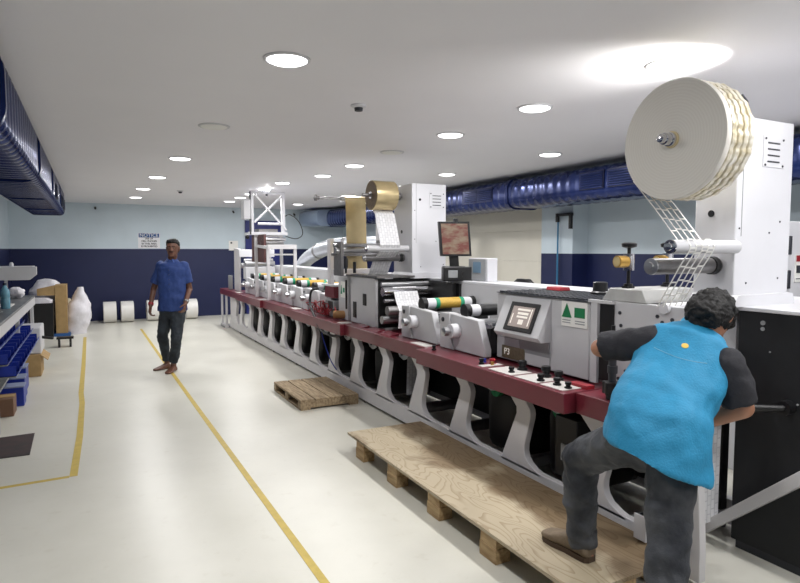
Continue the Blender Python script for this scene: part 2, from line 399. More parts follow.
def grille(t, x, y0, y1, z0, z1, sgn):
    g = MB().box(x, x+sgn*.012, y0, y1, z0, z1).build('grille', M_ductdark, t)
    s_ = MB(); n = 7
    for i in range(n):
        z = z0 + .012 + (z1-z0-.02)*i/n
        s_.prism([(x+sgn*.012, z+.014), (x+sgn*.026, z), (x+sgn*.026, z+.006), (x+sgn*.012, z+.02)], 'y', y0+.015, y1-.015)
    s_.build('louvre', M_duct, g)
for y0 in (3.2, 4.45, 4.87, 6.92, 7.29): grille(rd, 5.025, y0, y0+.37, 2.23, 2.43, -1)
for y0 in (8.6, 10.3, 11.0): grille(ld, -.365, y0, y0+.5, 2.2, 2.38, 1)

MB().loft([[(px, y, pz) for px, pz in rrect(4.98+dx, 2.31, .30*k, .19*k, .12*k)] for y, k, dx in ((13.55, 1, .1), (13.8, 1, 0), (14.15, 1, -.05), (14.4, .95, -.08), (14.5, .8, -.08), (14.56, .5, -.08))]).build('end_elbow', mat('silver_duct_wrap', (150, 166, 186), .3, .4), rd)
# aluminium flexible duct rising behind the press
t = thing('flexible_duct', 'silver flexible aluminium duct bending up behind the press toward the blue duct', 'duct', (3.7, 10.2, 1.0))
path = [(3.56, 11.3, 1.0), (3.56, 11.1, 1.16), (3.56, 10.7, 1.36), (3.56, 10.1, 1.51), (3.60, 9.65, 1.59), (3.75, 9.2, 1.63), (4.1, 8.8, 1.65), (4.5, 8.65, 1.72), (4.9, 8.62, 1.88), (5.1, 8.62, 2.10)]
def smooth_path(p, k=6):
    p = [Vector(q) for q in p]; out = []
    for i in range(len(p)-1):
        a = p[max(i-1, 0)]; b_ = p[i]; c = p[i+1]; d = p[min(i+2, len(p)-1)]
        for j in range(k):
            u = j/k
            out.append(.5*((2*b_) + (c-a)*u + (2*a-5*b_+4*c-d)*u*u + (3*b_-a-3*c+d)*u**3))
    out.append(p[-1]); return out
sp = smooth_path(path, 10); rings = []; up = Vector((0, 0, 1))
for i, p in enumerate(sp):
    tt = (sp[min(i+1, len(sp)-1)] - sp[max(i-1, 0)]).normalized(); a = (Vector((.2, .1, 1)) - tt*tt.dot(Vector((.2, .1, 1)))).normalized(); b_ = tt.cross(a)
    rr_ = .125 + (.005 if i % 2 else -.003)
    rings.append([p + (a*math.cos(2*PI*j/20) + b_*math.sin(2*PI*j/20))*rr_ for j in range(20)])
MB().loft(rings).build('hose', M_alu, t)
for i in (14, 32, 50):
    p = sp[i]; tt = (sp[i+1]-sp[i]).normalized(); MB().cyl(p-tt*.03, p+tt*.03, .135, seg=24).build('clamp_band', M_steel2, t)

# ------------------------------------------------------------------ floor marks, signs on the wall
def strip(pts, w, name, label):
    # flat tape following pts on the floor
    mb = MB(); P_ = [Vector((p[0], p[1], 0)) for p in pts]; L = []
    for i, p in enumerate(P_):
        d = (P_[min(i+1, len(P_)-1)] - P_[max(i-1, 0)]).normalized(); nn = Vector((-d.y, d.x, 0))
        sc = 1.0
        if 0 < i < len(P_)-1:
            a = (P_[i]-P_[i-1]).normalized(); b_ = (P_[i+1]-P_[i]).normalized(); sc = 1/max(.5, math.cos(a.angle(b_)/2))
        L.append([p+nn*w/2*sc+Vector((0,0,.0003)), p-nn*w/2*sc+Vector((0,0,.0003)), p-nn*w/2*sc+Vector((0,0,.0018)), p+nn*w/2*sc+Vector((0,0,.0018))])
    mb.loft(L); o = mb.build(name, M_yel, smooth=False); return tag(o, label, 'floor marking')
strip([(.842, 12.75), (.865, 9.0), (.89, 6.0), (.91, 4.0), (.925, 2.56), (.94, .9)], .042, 'floor_tape', 'long straight yellow tape line down the middle of the aisle floor')
strip([(-.129, 12.0), (-.127, 9.0), (-.135, 7.3), (-.12, 6.8), (-.125, 5.6), (-.15, 4.6)], .05, 'floor_tape', 'yellow tape line on the floor running past the workbench to a corner')
strip([(-.176, 4.605), (-.75, 4.58), (-1.4, 4.55)], .04, 'floor_tape', 'short yellow tape line crossing the floor in front of the workbench')
M_mat = mat('dark_floor_mat', (52, 46, 46), 0.7, 0, 0, 9, rgb2=(70, 52, 52))
tag(MB().prism([(-.95, 5.25), (-.455, 5.24), (-.465, 5.84), (-.95, 5.8)], 'z', .0005, .008).build('floor_mat', M_mat, smooth=False), 'dark worn floor mat lying in front of the workbench end', 'mat')

# NOTICE sign
t = thing('wall_sign', 'white notice sign about cell phones on the back wall above the walking man', 'sign', (1.19, Y1, 1.585))
MB().box(.96, 1.42, Y1-.006, Y1, 1.59, 1.93).build('board', mat('sign_white', (232, 232, 236), .5), t)
M_signblue = mat('sign_blue', (16, 74, 136), .5); M_signtxt = mat('sign_black', (38, 38, 44), .6)
MB().box(.975, 1.405, Y1-.009, Y1-.006, 1.832, 1.922).build('header_band', M_signblue, t)
text_mesh('header_lettering', 'NOTICE', .102, mat('sign_letter_white', (240, 240, 240), .5), t, (1.19, Y1-.0105, 1.878), (PI/2, 0, 0), sx=1.05)
for i, s_ in enumerate(['USE OF', 'CELL PHONES', 'IN THIS AREA', 'IS PROHIBITED']):
    text_mesh('lettering', s_, .052, M_signtxt, t, (1.19, Y1-.0075, 1.805 - i*.058), (PI/2, 0, 0), bold=.0015)
t = thing('paper_notice', 'small white paper notice on the back wall left of the press', 'notice', (3.06, Y1, 1.54))
MB().box(2.95, 3.17, Y1-.004, Y1, 1.54, 1.77).build('sheet', M_paper, t)
MB().box(2.99, 3.03, Y1-.006, Y1-.004, 1.70, 1.74).build('mark', M_dark, t)

# pipe with a black bracket on the right wall column
t = thing('wall_conduit', 'thin teal conduit with a black bracket on the right wall column', 'conduit', (5.86, 6.52, 0))
MB().cyl((5.86, 6.52, 0), (5.86, 6.52, 2.02), .012).build('pipe', mat('teal_conduit', (50, 120, 160), .4), t)
MB().box(5.84, 5.9, 6.26, 6.55, 2.02, 2.06).box(5.83, 5.87, 6.50, 6.54, 1.94, 2.06).box(5.83, 5.87, 6.24, 6.28, 1.84, 2.06).build('bracket', M_black, t)

# ------------------------------------------------------------------ press
XF = 2.42          # aisle face of the base frame
XB = 3.16
press = thing('label_press_frame', 'long grey label press base with maroon rail running down the hall', 'printing press', (2.8, 7.0, 0))
# side frame with slanted legs: plate with windows, profile in y,z
legs = [3.172 + .667*k for k in range(-1, 14)]      # far top corner of each leg
yend0, yend1 = 1.72, 12.05
def side_frame(x0, x1, yend0=yend0, ytop=1.84):
    mb = MB()
    mb.prism([(yend0, .03), (yend1, .03), (yend1, .17), (yend0, .17)], 'x', x0, x1)
    mb.prism([(ytop, .64), (yend1, .64), (yend1, .70), (ytop, .70)], 'x', x0, x1)
    for L in legs:
        if L - .25 < ytop - .3: continue
        wfar = [(L, .66), (L-.03, .62), (L-.12, .54), (L-.122, .50), (L+.03, .175), (L+.035, .165)]
        wnear = [(L-.165, .66), (L-.19, .62), (L-.255, .55), (L-.262, .52), (L-.258, .49), (L-.205, .31), (L-.203, .27), (L-.215, .235), (L-.245, .205), (L-.30, .18), (L-.36, .165)]
        poly = wfar + [(L+.035, .15), (L-.36, .15)] + wnear[::-1]
        mb.prism(poly, 'x', x0, x1)
    return mb
MB().prism([(1.72, .16), (1.85, .16), (1.86, .66), (1.75, .66)], 'x', XF, XF+.045).build('end_strut', M_frame, press, bevel=.004)
sf = side_frame(XF, XF+.045).build('side_frame', M_frame, press, bevel=.004)
side_frame(XB-.05, XB, 2.0, 2.0).build('side_frame', M_frame, press)
# wide far end plate of the frame
MB().prism([(11.30, .16), (11.95, .16), (11.98, .66), (11.45, .66), (11.40, .5), (11.5, .3)], 'x', XF-.002, XF+.05).build('end_plate', M_frame, press, bevel=.004)
for y in (2.2, 3.2, 4.8, 6.4, 8, 9.6, 11.2): MB().box(XF+.045, XB-.05, y-.03, y+.03, .05, .12).build('cross_member', M_grey2, press)
for y in [2.1 + 1.14*i for i in range(9)]:
    for x in (XF+.04, XB-.04): MB().cyl((x, y, 0), (x, y, .035), .03, seg=12).build('levelling_foot', M_steel2, press)
MB().box(XB-.115, XB-.065, 2.05, 11.2, .12, .76).build('rear_skirt_panel', M_inner, press)
# long back cover with white ledge
MB().box(3.10, 3.13, 2.75, 11.3, .77, 1.235).build('back_panel', M_grey, press)
MB().box(3.10, 3.42, 2.55, 11.3, 1.235, 1.262).build('top_ledge', M_white, press, bevel=.004)
MB().box(3.39, 3.42, 2.75, 11.3, .75, 1.235).build('outer_panel', M_grey, press)
MB().box(3.075, 3.10, 4.75, 5.95, .78, 1.232).build('dark_panel', M_inner, press)
# maroon rail in sections, each its own part
for (y0, y1, xf) in [(1.80, 2.44, 2.345), (2.45, 4.12, 2.265), (4.13, 5.82, 2.35), (5.83, 7.55, 2.30), (7.56, 9.2, 2.35), (9.21, 11.0, 2.31), (11.01, 12.65, 2.35)]:
    MB().box(xf, 2.53, y0, y1, .655, .77).build('rail_section', M_maroon, press, bevel=.004)
MB().box(2.53, 3.08, 1.9, 11.95, .70, .755).build('deck_plate', M_maroon, press)
# raised maroon covers between the near knobs
for y in (4.95, 5.25, 5.6): MB().prism([(2.38, .77), (2.48, .77), (2.48, .79)], 'y', y-.12, y+.12).build('rail_cover', M_maroon, press)
M_legend = mat('pale_legend', (196, 192, 188), .5)
# white legend plates on the rail
for (y0, y1, x0) in [(2.50, 2.69, 2.30), (2.72, 2.93, 2.30), (2.96, 3.20, 2.30), (3.26, 3.32, 2.3), (4.16, 4.42, 2.37), (7.6, 7.85, 2.37), (9.25, 9.5, 2.34), (5.9, 6.02, 2.34), (11.05, 11.3, 2.37)]:
    MB().box(x0, 2.47, y0, y1, .77, .774).build('legend_plate', M_legend, press)
def knob(x, y, z, r, h, parent, m=None, name='control_knob'):
    r *= 1.35; h *= 1.3
    MB().lathe((x, y, z), (0, 0, 1), [(0, r*1.15), (h*.25, r*1.1), (h*.3, r*.75), (h*.55, r*.7), (h*.6, r), (h*.95, r*.95), (h, r*.6)], 12).build(name, m or M_black, parent)
for (x, y, r, h) in [(2.47, 3.06, .022, .05), (2.36, 3.03, .014, .03), (2.46, 2.82, .022, .055), (2.36, 2.75, .016, .035), (2.47, 2.72, .02, .045), (2.37, 2.62, .016, .035), (2.37, 2.53, .014, .03), (2.36, 3.36, .013, .03), (2.36, 4.0, .012, .03)]:
    knob(x, y, .772, r, h, press)
knob(2.43, 3.33, .77, .016, .03, press, M_red, 'emergency_button'); knob(2.42, 3.41, .77, .010, .02, press, M_blueb, 'push_button'); knob(2.40, 3.29, .77, .010, .02, press, M_brass, 'push_button')
MB().box(2.44, 2.50, 2.46, 2.60, .77, .79).build('red_block', M_red, press)
# dark mechanisms seen through the side windows

for i, L in enumerate(legs):
    yc = L - .16 - .25
    if yc < 2.3 or yc > 11: continue
    if 5.0 < L < 5.6 or abs(L-4.506) < .1 or abs(L-5.173) < .1: pass
    else:
        near = L < 5
        o = MB().loft([[(x, y, z) for x, y in [(q[0], q[1]) for q in rrect(2.80, yc, .22*s_, .21*s_, .09*s_)]] for z, s_ in ((.12, .90), (.16, .97), (.48, 1.0), (.52, .97), (.535, .9))])
        o.build('drive_housing', M_inner, press)
    MB().prism([(yc+.12, .655), (yc-.12, .655), (yc-.10, .59), (yc-.02, .56), (yc+.06, .58)], 'x', XF+.06, XF+.075).build('bearing_bracket', M_grey2, press)
    MB().cyl((XF+.058, yc+.0, .61), (XF+.045, yc, .61), .013).build('bolt', M_dark, press)
    MB().cyl((XF+.05, yc-.05, .10), (XB-.05, yc-.05, .10), .045).build('lower_roller', M_steel2, press)
for y in (2.80, 3.46): MB().cyl((2.55, y, .56), (3.0, y, .56), .06).build('green_mesh_roller', mat('green_net', (30, 150, 96), .6, 0, .5, 90), press)
# boxed valve unit in a near window
t2 = MB().box(2.47, 2.70, 2.56, 2.74, .20, .56).build('valve_box', M_inner, press, bevel=.004)
MB().box(2.462, 2.47, 2.60, 2.68, .30, .40).build('valve_label', M_grey2, t2)
MB().cyl((2.50, 2.62, .62), (2.50, 2.62, .655), .03).build('nozzle', M_steel, t2)
t2 = MB().box(2.30, 2.52, 1.92, 1.98, .17, .28).build('pedal_box', M_inner, press, bevel=.004)
MB().box(2.295, 2.305, 1.915, 1.985, .165, .285).build('pedal_edge', M_white, t2)

# web running through the rollers above and below the rail
def web(pts, x0, x1, m, parent, name='paper_web', th=.0012):
    # pts list of (y,z)
    mb = MB(); rings = []
    for i, (y, z) in enumerate(pts):
        a = Vector(pts[max(i-1, 0)]); b_ = Vector(pts[min(i+1, len(pts)-1)]); d = (b_-a).normalized(); n_ = Vector((-d.y, d.x))*th
        rings.append([(x0, y, z), (x1, y, z), (x1, y+n_.x, z+n_.y), (x0, y+n_.x, z+n_.y)])
    mb.loft(rings); return mb.build(name, m, parent, smooth=False)

# --- print stations
def station(y0, label, near=True):
    t = thing('print_station', label, 'print station', (2.8, y0, .77), 'print stations standing on the press rail')
    prof = [(y0+.60, .775), (y0+.60, 1.05), (y0+.50, 1.058), (y0+.09, 1.035), (y0, .83), (y0, .775)]
    sp_ = MB().prism(prof, 'x', 2.50, 2.56).build('side_plate', M_grey, t, bevel=.006)
    MB().prism([(y0+.60, .775), (y0+.60, 1.05), (y0+.46, 1.056), (y0+.46, .9), (y0+.40, .775)], 'x', 2.485, 2.50).build('front_rib', M_grey, sp_, bevel=.003)
    MB().cyl((2.485, y0+.55, 1.0), (2.478, y0+.55, 1.0), .018).build('plate_bolt', M_dark, sp_)
    h = MB().cyl((2.50, y0+.36, .93), (2.43, y0+.36, .93), .055, seg=24).build('bearing_boss', M_white, t, bevel=.004)
    MB().lathe((2.43, y0+.36, .93), (-1, 0, 0), [(0, .018), (.02, .018), (.022, .034), (.06, .034), (.064, .026)], 16).build('adjusting_knob', M_steel, h)
    MB().prism(prof, 'x', 3.02, 3.07).build('rear_plate', M_grey, t)
    # plate cylinder with gold sleeve
    yc, zc = y0+.32, 1.085
    MB().cyl((2.54, yc, zc), (3.06, yc, zc), .030).cyl((2.53, yc, zc), (2.575, yc, zc), .052, seg=20).cyl((3.03, yc, zc), (3.07, yc, zc), .052, seg=20).build('cylinder_core', M_black, t)
    for xa, xb in ((2.575, 2.66), (2.95, 3.03)): MB().cyl((xa, yc, zc), (xb, yc, zc), .046, seg=20).build('end_collar', M_white, t)
    for xa, xb in ((2.66, 2.70), (2.91, 2.95)): MB().cyl((xa, yc, zc), (xb, yc, zc), .048, seg=20).build('register_ring', M_green, t)
    MB().cyl((2.70, yc, zc), (2.91, yc, zc), .048, seg=20).build('print_sleeve', M_goldp, t)
    MB().box(2.575, 3.01, y0+.07, y0+.57, .776, .90).build('ink_housing', M_inner, t)
    # support arms and lower rollers
    MB().box(2.56, 3.02, y0+.02, y0+.06, .80, .99).build('tie_plate', M_inner, t)
    MB().cyl((2.56, y0+.12, .98), (3.02, y0+.12, .98), .035).build('inking_roller', M_dark, t)
    MB().cyl((2.56, y0+.01, 1.0), (2.53, y0+.01, 1.0), .02).build('roller_nut', M_chrome, t)
    MB().cyl((2.56, y0+.50, .95), (3.02, y0+.50, .95), .04).build('impression_roller', M_steel, t)
    return t
labels = ['print station with white bearing knob, nearest the touch screen cabinet', 'print station with gold sleeve, just past the rollers of the foil unit',
          'far print station, closest to the clutter of red cables', 'second far print station from the red cables',
          'third far print station from the red cables, right of the gantry legs', 'far print station standing between the gantry legs',
          'far print station just left of the gantry legs', 'last print station at the far end beside the unwind stand']
proto = station(3.52, labels[0])
for i, y in enumerate([4.19, 7.02, 7.69, 8.35, 9.02, 9.69, 10.36]):
    c = copy_tree(proto); c.location = (2.8, y, .77); c['label'] = labels[i+1]
# the nearest station has a plain black roller instead of a gold sleeve
for ch in list(proto.children):
    if ch.name.startswith(('print_sleeve', 'register_ring')):
        ch.data = ch.data.copy(); ch.data.materials.clear(); ch.data.materials.append(M_black)

# --- foil / laminating unit between the stations (y 4.8 - 6.0)
t = thing('foil_unit', 'grey plate-sided foil unit with steel rollers below the foil tower', 'press unit', (2.8, 5.6, .77))
MB().prism([(5.38, .775), (6.02, .775), (6.02, 1.27), (5.40, 1.27), (5.38, 1.24)], 'x', 2.50, 2.53).build('side_plate', M_grey, t, bevel=.004)
for (y0, z0, z1) in [(5.60, .98, 1.10), (5.86, .83, 1.0)]:
    MB().box(2.492, 2.50, y0, y0+.08, z0, z1).build('recessed_handle', M_black, t, bevel=.002)
MB().box(3.03, 3.07, 4.80, 6.05, .775, 1.245).build('rear_plate', M_inner, t)
for (y, z, r, m_) in [(5.25, 1.215, .022, M_steel), (5.22, 1.145, .045, M_chrome), (5.18, 1.06, .02, M_chrome), (5.12, .97, .045, M_steel2), (5.24, .87, .04, M_steel)]:
    MB().cyl((2.50, y, z), (3.03, y, z), r, seg=20).build('roller', m_, t)
MB().box(2.53, 3.03, 5.36, 5.40, .775, 1.26).build('inner_plate', M_inner, t)
web([(5.20, 1.192), (5.165, 1.13), (5.13, 1.06), (5.06, .97), (5.08, .80)], 2.60, 2.86, M_web, t)
web([(4.93, .64), (4.95, .18)], 2.62, 2.86, M_web, t)
MB().box(2.46, 3.1, 5.95, 6.05, 1.27, 1.29).box(2.48, 2.9, 5.3, 5.95, 1.275, 1.295).build('top_cover', M_steel2, t)
# narrow control column with safety pictogram
t = thing('slim_control_column', 'narrow grey column with green pictogram sticker beside the foil unit', 'press unit', (2.6, 6.35, .77))
MB().box(2.50, 2.95, 6.10, 6.38, .775, 1.27).build('body', M_grey, t, bevel=.004)
MB().box(2.494, 2.50, 6.17, 6.30, 1.02, 1.20).build('sticker', M_paper, t)
MB().prism([(6.29, 1.06), (6.25, 1.06), (6.27, 1.16)], 'x', 2.490, 2.494).build('green_triangle', M_green, t)
MB().box(2.490, 2.494, 6.18, 6.22, 1.08, 1.13).build('green_rectangle', M_green, t)
MB().box(2.49, 2.5, 6.12, 6.15, .9, 1.22).build('black_strip', M_black, t)
MB().box(2.48, 2.53, 6.58, 6.68, .775, 1.68).build('tall_upright', M_frame, t, bevel=.004)
MB().box(2.48, 3.05, 6.45, 6.52, 1.27, 1.33).build('bridge_bar', M_frame, t)
# clutter of boxes and cables on the rail
t = thing('cable_box', 'grey and maroon electrical boxes with loose red cables on the rail', 'electrical box', (2.5, 6.75, .77))
MB().box(2.50, 2.80, 6.75, 7.0, .92, 1.02).build('upper_box', M_grey, t, bevel=.004)
MB().box(2.46, 2.80, 6.42, 6.72, 1.0, 1.13).build('maroon_box', M_maroon, t, bevel=.003)
MB().box(2.45, 2.80, 6.42, 6.80, 1.13, 1.15).build('lid', M_white, t)
MB().box(2.46, 2.78, 6.42, 6.70, .87, .97).build('lower_box', M_grey2, t, bevel=.004)
MB().box(2.455, 2.46, 6.46, 6.60, .88, .96).build('dark_window', M_black, t)
for k in range(9):
    y0 = 6.35 + random.random()*.9; pts = [(2.47, y0, .78)]
    for q in range(6): pts.append((2.38 + random.random()*.1, y0 + (q-2)*.08 + random.random()*.12, .79 + random.random()*.16))
    MB().tube(smooth_path(pts, 4), .006, 6).build('red_cable', M_red, t)
MB().tube(smooth_path([(2.44, 6.9, 1.08), (2.39, 7.0, 1.05), (2.37, 7.0, .9), (2.33, 6.75, .79), (2.31, 6.45, .64), (2.36, 6.2, .60), (2.40, 6.0, .64)], 6), .014, 8).build('black_cable', M_cable, t)
MB().tube(smooth_path([(2.37, 6.6, .63), (2.38, 6.55, .5), (2.39, 6.35, .3), (2.40, 6.2, .22)], 6), .006, 6).build('blue_cable', M_blueb, t)
tag(MB().cyl((2.40, 6.28, .83), (2.58, 6.18, .83), .045, seg=18).build('paper_core', mat('brown_core', (168, 128, 84), .7)), 'short brown cardboard core lying on the maroon rail', 'paper core')

# ---- rewind towers
def tower(y0, y1, label, xr):
    t = thing('rewind_tower', label, 'tower', (3.15, (y0+y1)/2, 1.262), 'white rewind towers on the press')
    MB().box(2.90, xr, y0, y1, 1.30, 2.222).build('cabinet', M_white, t, bevel=.006)
    MB().prism([(2.86, 1.262), (xr+.02, 1.262), (xr, 1.32), (2.90, 1.32)], 'y', y0-.03, y1).build('foot_flange', M_white, t)
    v = MB().box(3.10, 3.28, y0-.004, y0, 1.98, 2.14).build('vent_plate', M_white, t)
    s_ = MB()
    for k in range(4): s_.box(3.135, 3.235, y0-.007, y0-.004, 2.005+k*.032, 2.012+k*.032)
    s_.build('vent_slot', M_dark, v)
    for (x, z) in [(3.115, 2.125), (3.265, 2.125), (3.115, 1.99), (3.265, 1.99)]:
        MB().cyl((x, y0-.008, z), (x, y0-.004, z), .006, seg=8).build('screw', M_dark, v)
    MB().cyl((2.99, y0-.004, 2.06), (2.99, y0, 2.06), .013).build('round_hole', M_black, t)
    for (x, z) in [(2.93, 1.66), (2.93, 1.95), (3.27, 1.7), (3.18, 1.64), (3.27, 1.4), (3.0, 1.38)]:
        MB().cyl((x, y0-.003, z), (x, y0, z), .005, seg=8).build('screw', M_dark, t)
    MB().box(2.945, 2.948, y0-.002, y0, 1.62, 2.22).build('door_seam', M_grey2, t)
    MB().cyl((2.896, (y0+y1)/2+.02, 1.74), (2.90, (y0+y1)/2+.02, 1.74), .018).build('side_hole', M_black, t)
    return t
tn = tower(1.93, 2.16, 'tall white tower carrying the big paper reel', 3.365)
tf = tower(5.36, 5.77, 'tall white tower carrying the gold foil reel', 3.30)
# near tower shafts and rollers
yr, zr = 2.0, 2.078
MB().cyl((2.44, yr, zr), (2.90, yr, zr), .022).lathe((2.50, yr, zr), (-1, 0, 0), [(0, .034), (.025, .034), (.027, .028), (.06, .028), (.062, .022), (.085, .02), (.088, .012)], 20).build('reel_shaft', M_chrome, tn)
def roller_with_cap(t, y, z, x0, x1, r, m, cap, knob_=False):
    o = MB().cyl((x0, y, z), (x1, y, z), r, seg=24).build('guide_roller', m, t)
    MB().lathe((x0, y, z), (-1, 0, 0), [(0, r*1.02), (.008, r*1.0), (.010, r*.55), (.02, r*.5), (.021, r*.1)], 20).build('roller_cap', cap, o)
    if knob_: MB().lathe((x1-.02, y, z), (-1, 0, 0), [(0, r*1.2), (.03, r*1.15), (.035, r*.9)], 20).build('roller_collar', M_black, o)
    return o
roller_with_cap(tn, 1.925, 1.565, 2.42, 2.90, .033, M_grey, M_chrome)
roller_with_cap(tn, 2.03, 1.47, 2.42, 2.90, .040, M_steel2, M_steel, True)
# big reel: five slit strips side by side
t = thing('paper_reel', 'big white paper waste reel on the near white tower', 'reel', (2.60, yr, zr-.29))
faces = MB().lathe((2.50, yr, zr), (1, 0, 0), [(0, .03), (0, .286), (.004, .29), (.008, .286), (.009, .05)], 96)
# flat face disc with winding rings; origin of the mesh sits on the reel axis for the ring texture
me_off = Vector((2.50, yr, zr))
fo = MB().lathe((2.50, yr, zr), (1, 0, 0), [(-.001, .028), (-.002, .10), (-.0025, .283), (.004, .286), (.03, .284), (.036, .272)], 128)
ob = fo.build('front_winding', M_reelface, t)
base = Vector(t['_base'])
for v in ob.data.vertices: v.co -= (me_off - base)
ob.location = me_off - base
M_strip = mat('wound_strip_edge', (226, 222, 210), 0.3, 0.25, 0, 26, 0.25, 90, rgb2=(196, 184, 152), stretch=(1, 1, 1))
RR = lambda a, ph: .0055*abs(math.sin(a*11+ph)) + .0015*math.sin(a*44)
def lumpy_ring(x0, x1, R, ph):
    mb = MB(); seg = 176; rings = []
    for (tx, rr_) in [(0, .2), (0, R-.016), (.18, R-.003), (.5, R), (.82, R-.003), (1, R-.016), (1, .2)]:
        rings.append([(x0+(x1-x0)*tx, yr + math.cos(2*PI*j/seg)*(rr_ + (RR(2*PI*j/seg, ph) if rr_ > .21 else 0)), zr + math.sin(2*PI*j/seg)*(rr_ + (RR(2*PI*j/seg, ph) if rr_ > .21 else 0))) for j in range(seg)])
    mb.loft(rings); return mb
for k in range(4):
    x0 = 2.537 + k*.042
    lumpy_ring(x0, x0+.039, .280, k*.35).build('wound_strip', M_strip, t)
MB().cyl((2.492, yr, zr), (2.72, yr, zr), .040, seg=32).build('cardboard_core', mat('cream_core', (206, 190, 150), .6), t)
# ladder shaped waste matrix from reel to press
t = thing('waste_matrix_web', 'white ladder-like label waste strips running from the big reel over the rollers', 'paper web', (2.62, 2.1, 1.30))
path = [(2.245, 1.94), (2.12, 1.81), (1.97, 1.62), (1.905, 1.595), (1.888, 1.56), (1.92, 1.525), (2.0, 1.43), (2.16, 1.36), (2.36, 1.285)]
path = [(2.235, 1.905), (2.10, 1.76), (1.962, 1.60), (1.91, 1.601), (1.888, 1.57), (1.895, 1.545), (1.945, 1.47), (2.065, 1.265)]
pp = [Vector((0, a, b_)) for a, b_ in path]
x_at = lambda i, n: 2.52 + 0.045*i
for i in range(5):
    rings = []
    for j, p in enumerate(pp):
        u = j/(len(pp)-1); x = 2.508 + .043*i + .0*u
        d = (pp[min(j+1, len(pp)-1)] - pp[max(j-1, 0)]).normalized(); nn = Vector((0, -d.z, d.y))*.0012
        rings.append([(x, p.y, p.z), (x+.009, p.y, p.z), (x+.009, p.y+nn.y, p.z+nn.z), (x, p.y+nn.y, p.z+nn.z)])
    MB().loft(rings).build('long_strip', M_paper, t)
dens = []
for j in range(len(pp)-1):
    L_ = (pp[j+1]-pp[j]).length; n_ = max(1, round(L_/.075))
    for q in range(n_): dens.append((pp[j].lerp(pp[j+1], q/n_), (pp[j+1]-pp[j]).normalized()))
for i in range(4):
    for q, (p, d) in enumerate(dens[1:]):
        sh = .012*((i*37+q*11) % 3); p2 = p + d*sh*0.5; x = 2.515 + .043*i; a = p2 - d*.004; c = p2 + d*.004; nn = Vector((0, -d.z, d.y))*.0014
        MB().loft([[(x, a.y, a.z), (x, c.y, c.z), (x, c.y+nn.y, c.z+nn.z), (x, a.y+nn.y, a.z+nn.z)], [(x+.038, a.y, a.z), (x+.038, c.y, c.z), (x+.038, c.y+nn.y, c.z+nn.z), (x+.038, a.y+nn.y, a.z+nn.z)]]).build('cross_strip', M_paper, t)

# foil tower reel, shafts
yr2, zr2 = 5.60, 2.105
MB().cyl((2.46, yr2, zr2), (2.90, yr2, zr2), .018).cyl((2.84, yr2, zr2), (2.88, yr2, zr2), .04, seg=20).build('reel_shaft', M_steel2, tf)
roller_with_cap(tf, 5.45, 1.565, 2.44, 2.90, .030, M_grey, M_chrome)
roller_with_cap(tf, 5.55, 1.47, 2.46, 2.90, .036, M_steel2, M_steel, True)
t = thing('foil_reel', 'small gold foil reel with brown edge on the far white tower', 'reel', (2.68, yr2, zr2-.15))
MB().lathe((2.555, yr2, zr2), (1, 0, 0), [(0, .03), (0, .146), (.004, .150), (.241, .150), (.245, .146), (.245, .03)], 48).build('foil_winding', M_gold, t)
MB().lathe((2.553, yr2, zr2), (1, 0, 0), [(0, .038), (-.001, .14), (.002, .144)], 48).build('foil_edge', M_brownface, t)
MB().cyl((2.545, yr2, zr2), (2.81, yr2, zr2), .036, seg=24).build('core', M_steel, t)
t = thing('label_web', 'printed white label web hanging from the gold reel to the roller', 'paper web', (2.7, 5.45, 1.5))
web([(5.60, 1.953), (5.54, 1.92), (5.48, 1.78), (5.41, 1.60), (5.418, 1.58), (5.44, 1.53), (5.6, 1.43), (5.7, 1.30)], 2.57, 2.79, M_web, t)
# foil unwinder: cross shaft with hanging foil sheet
t = thing('foil_unwinder', 'steel cross shaft and rollers in front of the far white tower', 'roller assembly', (2.6, 6.3, 1.29))
MB().cyl((2.22, 6.3, 2.12), (2.98, 6.3, 2.12), .016).cyl((2.50, 6.3, 2.12), (2.84, 6.3, 2.12), .032, seg=20).build('shaft', M_steel, t)
MB().lathe((2.22, 6.3, 2.12), (-1, 0, 0), [(-.03, .02), (-.01, .02), (0, .034), (.02, .034), (.03, .012)], 14).build('handwheel', M_steel2, t)
MB().box(2.95, 3.0, 5.80, 6.36, 2.08, 2.16).box(2.95, 3.0, 6.26, 6.34, 1.28, 2.16).build('support_arm', M_grey, t, bevel=.004)
for (y, z, r) in [(6.16, 1.60, .022), (6.1, 1.54, .03), (6.22, 1.50, .018)]: MB().cyl((2.36, y, z), (2.96, y, z), r).build('roller', M_steel, t)
for b_ in ((2.94, 2.98, 6.0, 6.3, 1.42, 1.66), (2.40, 2.43, 6.04, 6.26, 1.27, 1.64)): MB().box(*b_).build('roller_bracket', M_steel2, t)
MB().cyl((2.46, 6.05, 1.30), (2.46, 6.05, 1.47), .012).cyl((2.46, 6.05, 1.36), (2.46, 6.05, 1.46), .022).cyl((2.56, 6.05, 1.30), (2.56, 6.05, 1.42), .018).build('pressure_screw', M_dark, t)
t = thing('foil_sheet', 'flat gold foil sheet hanging down from the steel cross shaft', 'foil sheet', (2.65, 6.27, 1.35))
web([(6.30, 2.155), (6.268, 2.14), (6.264, 2.12), (6.25, 1.9), (6.24, 1.63), (6.24, 1.45), (6.22, 1.34)], 2.545, 2.79, M_gold, t, 'foil_web')

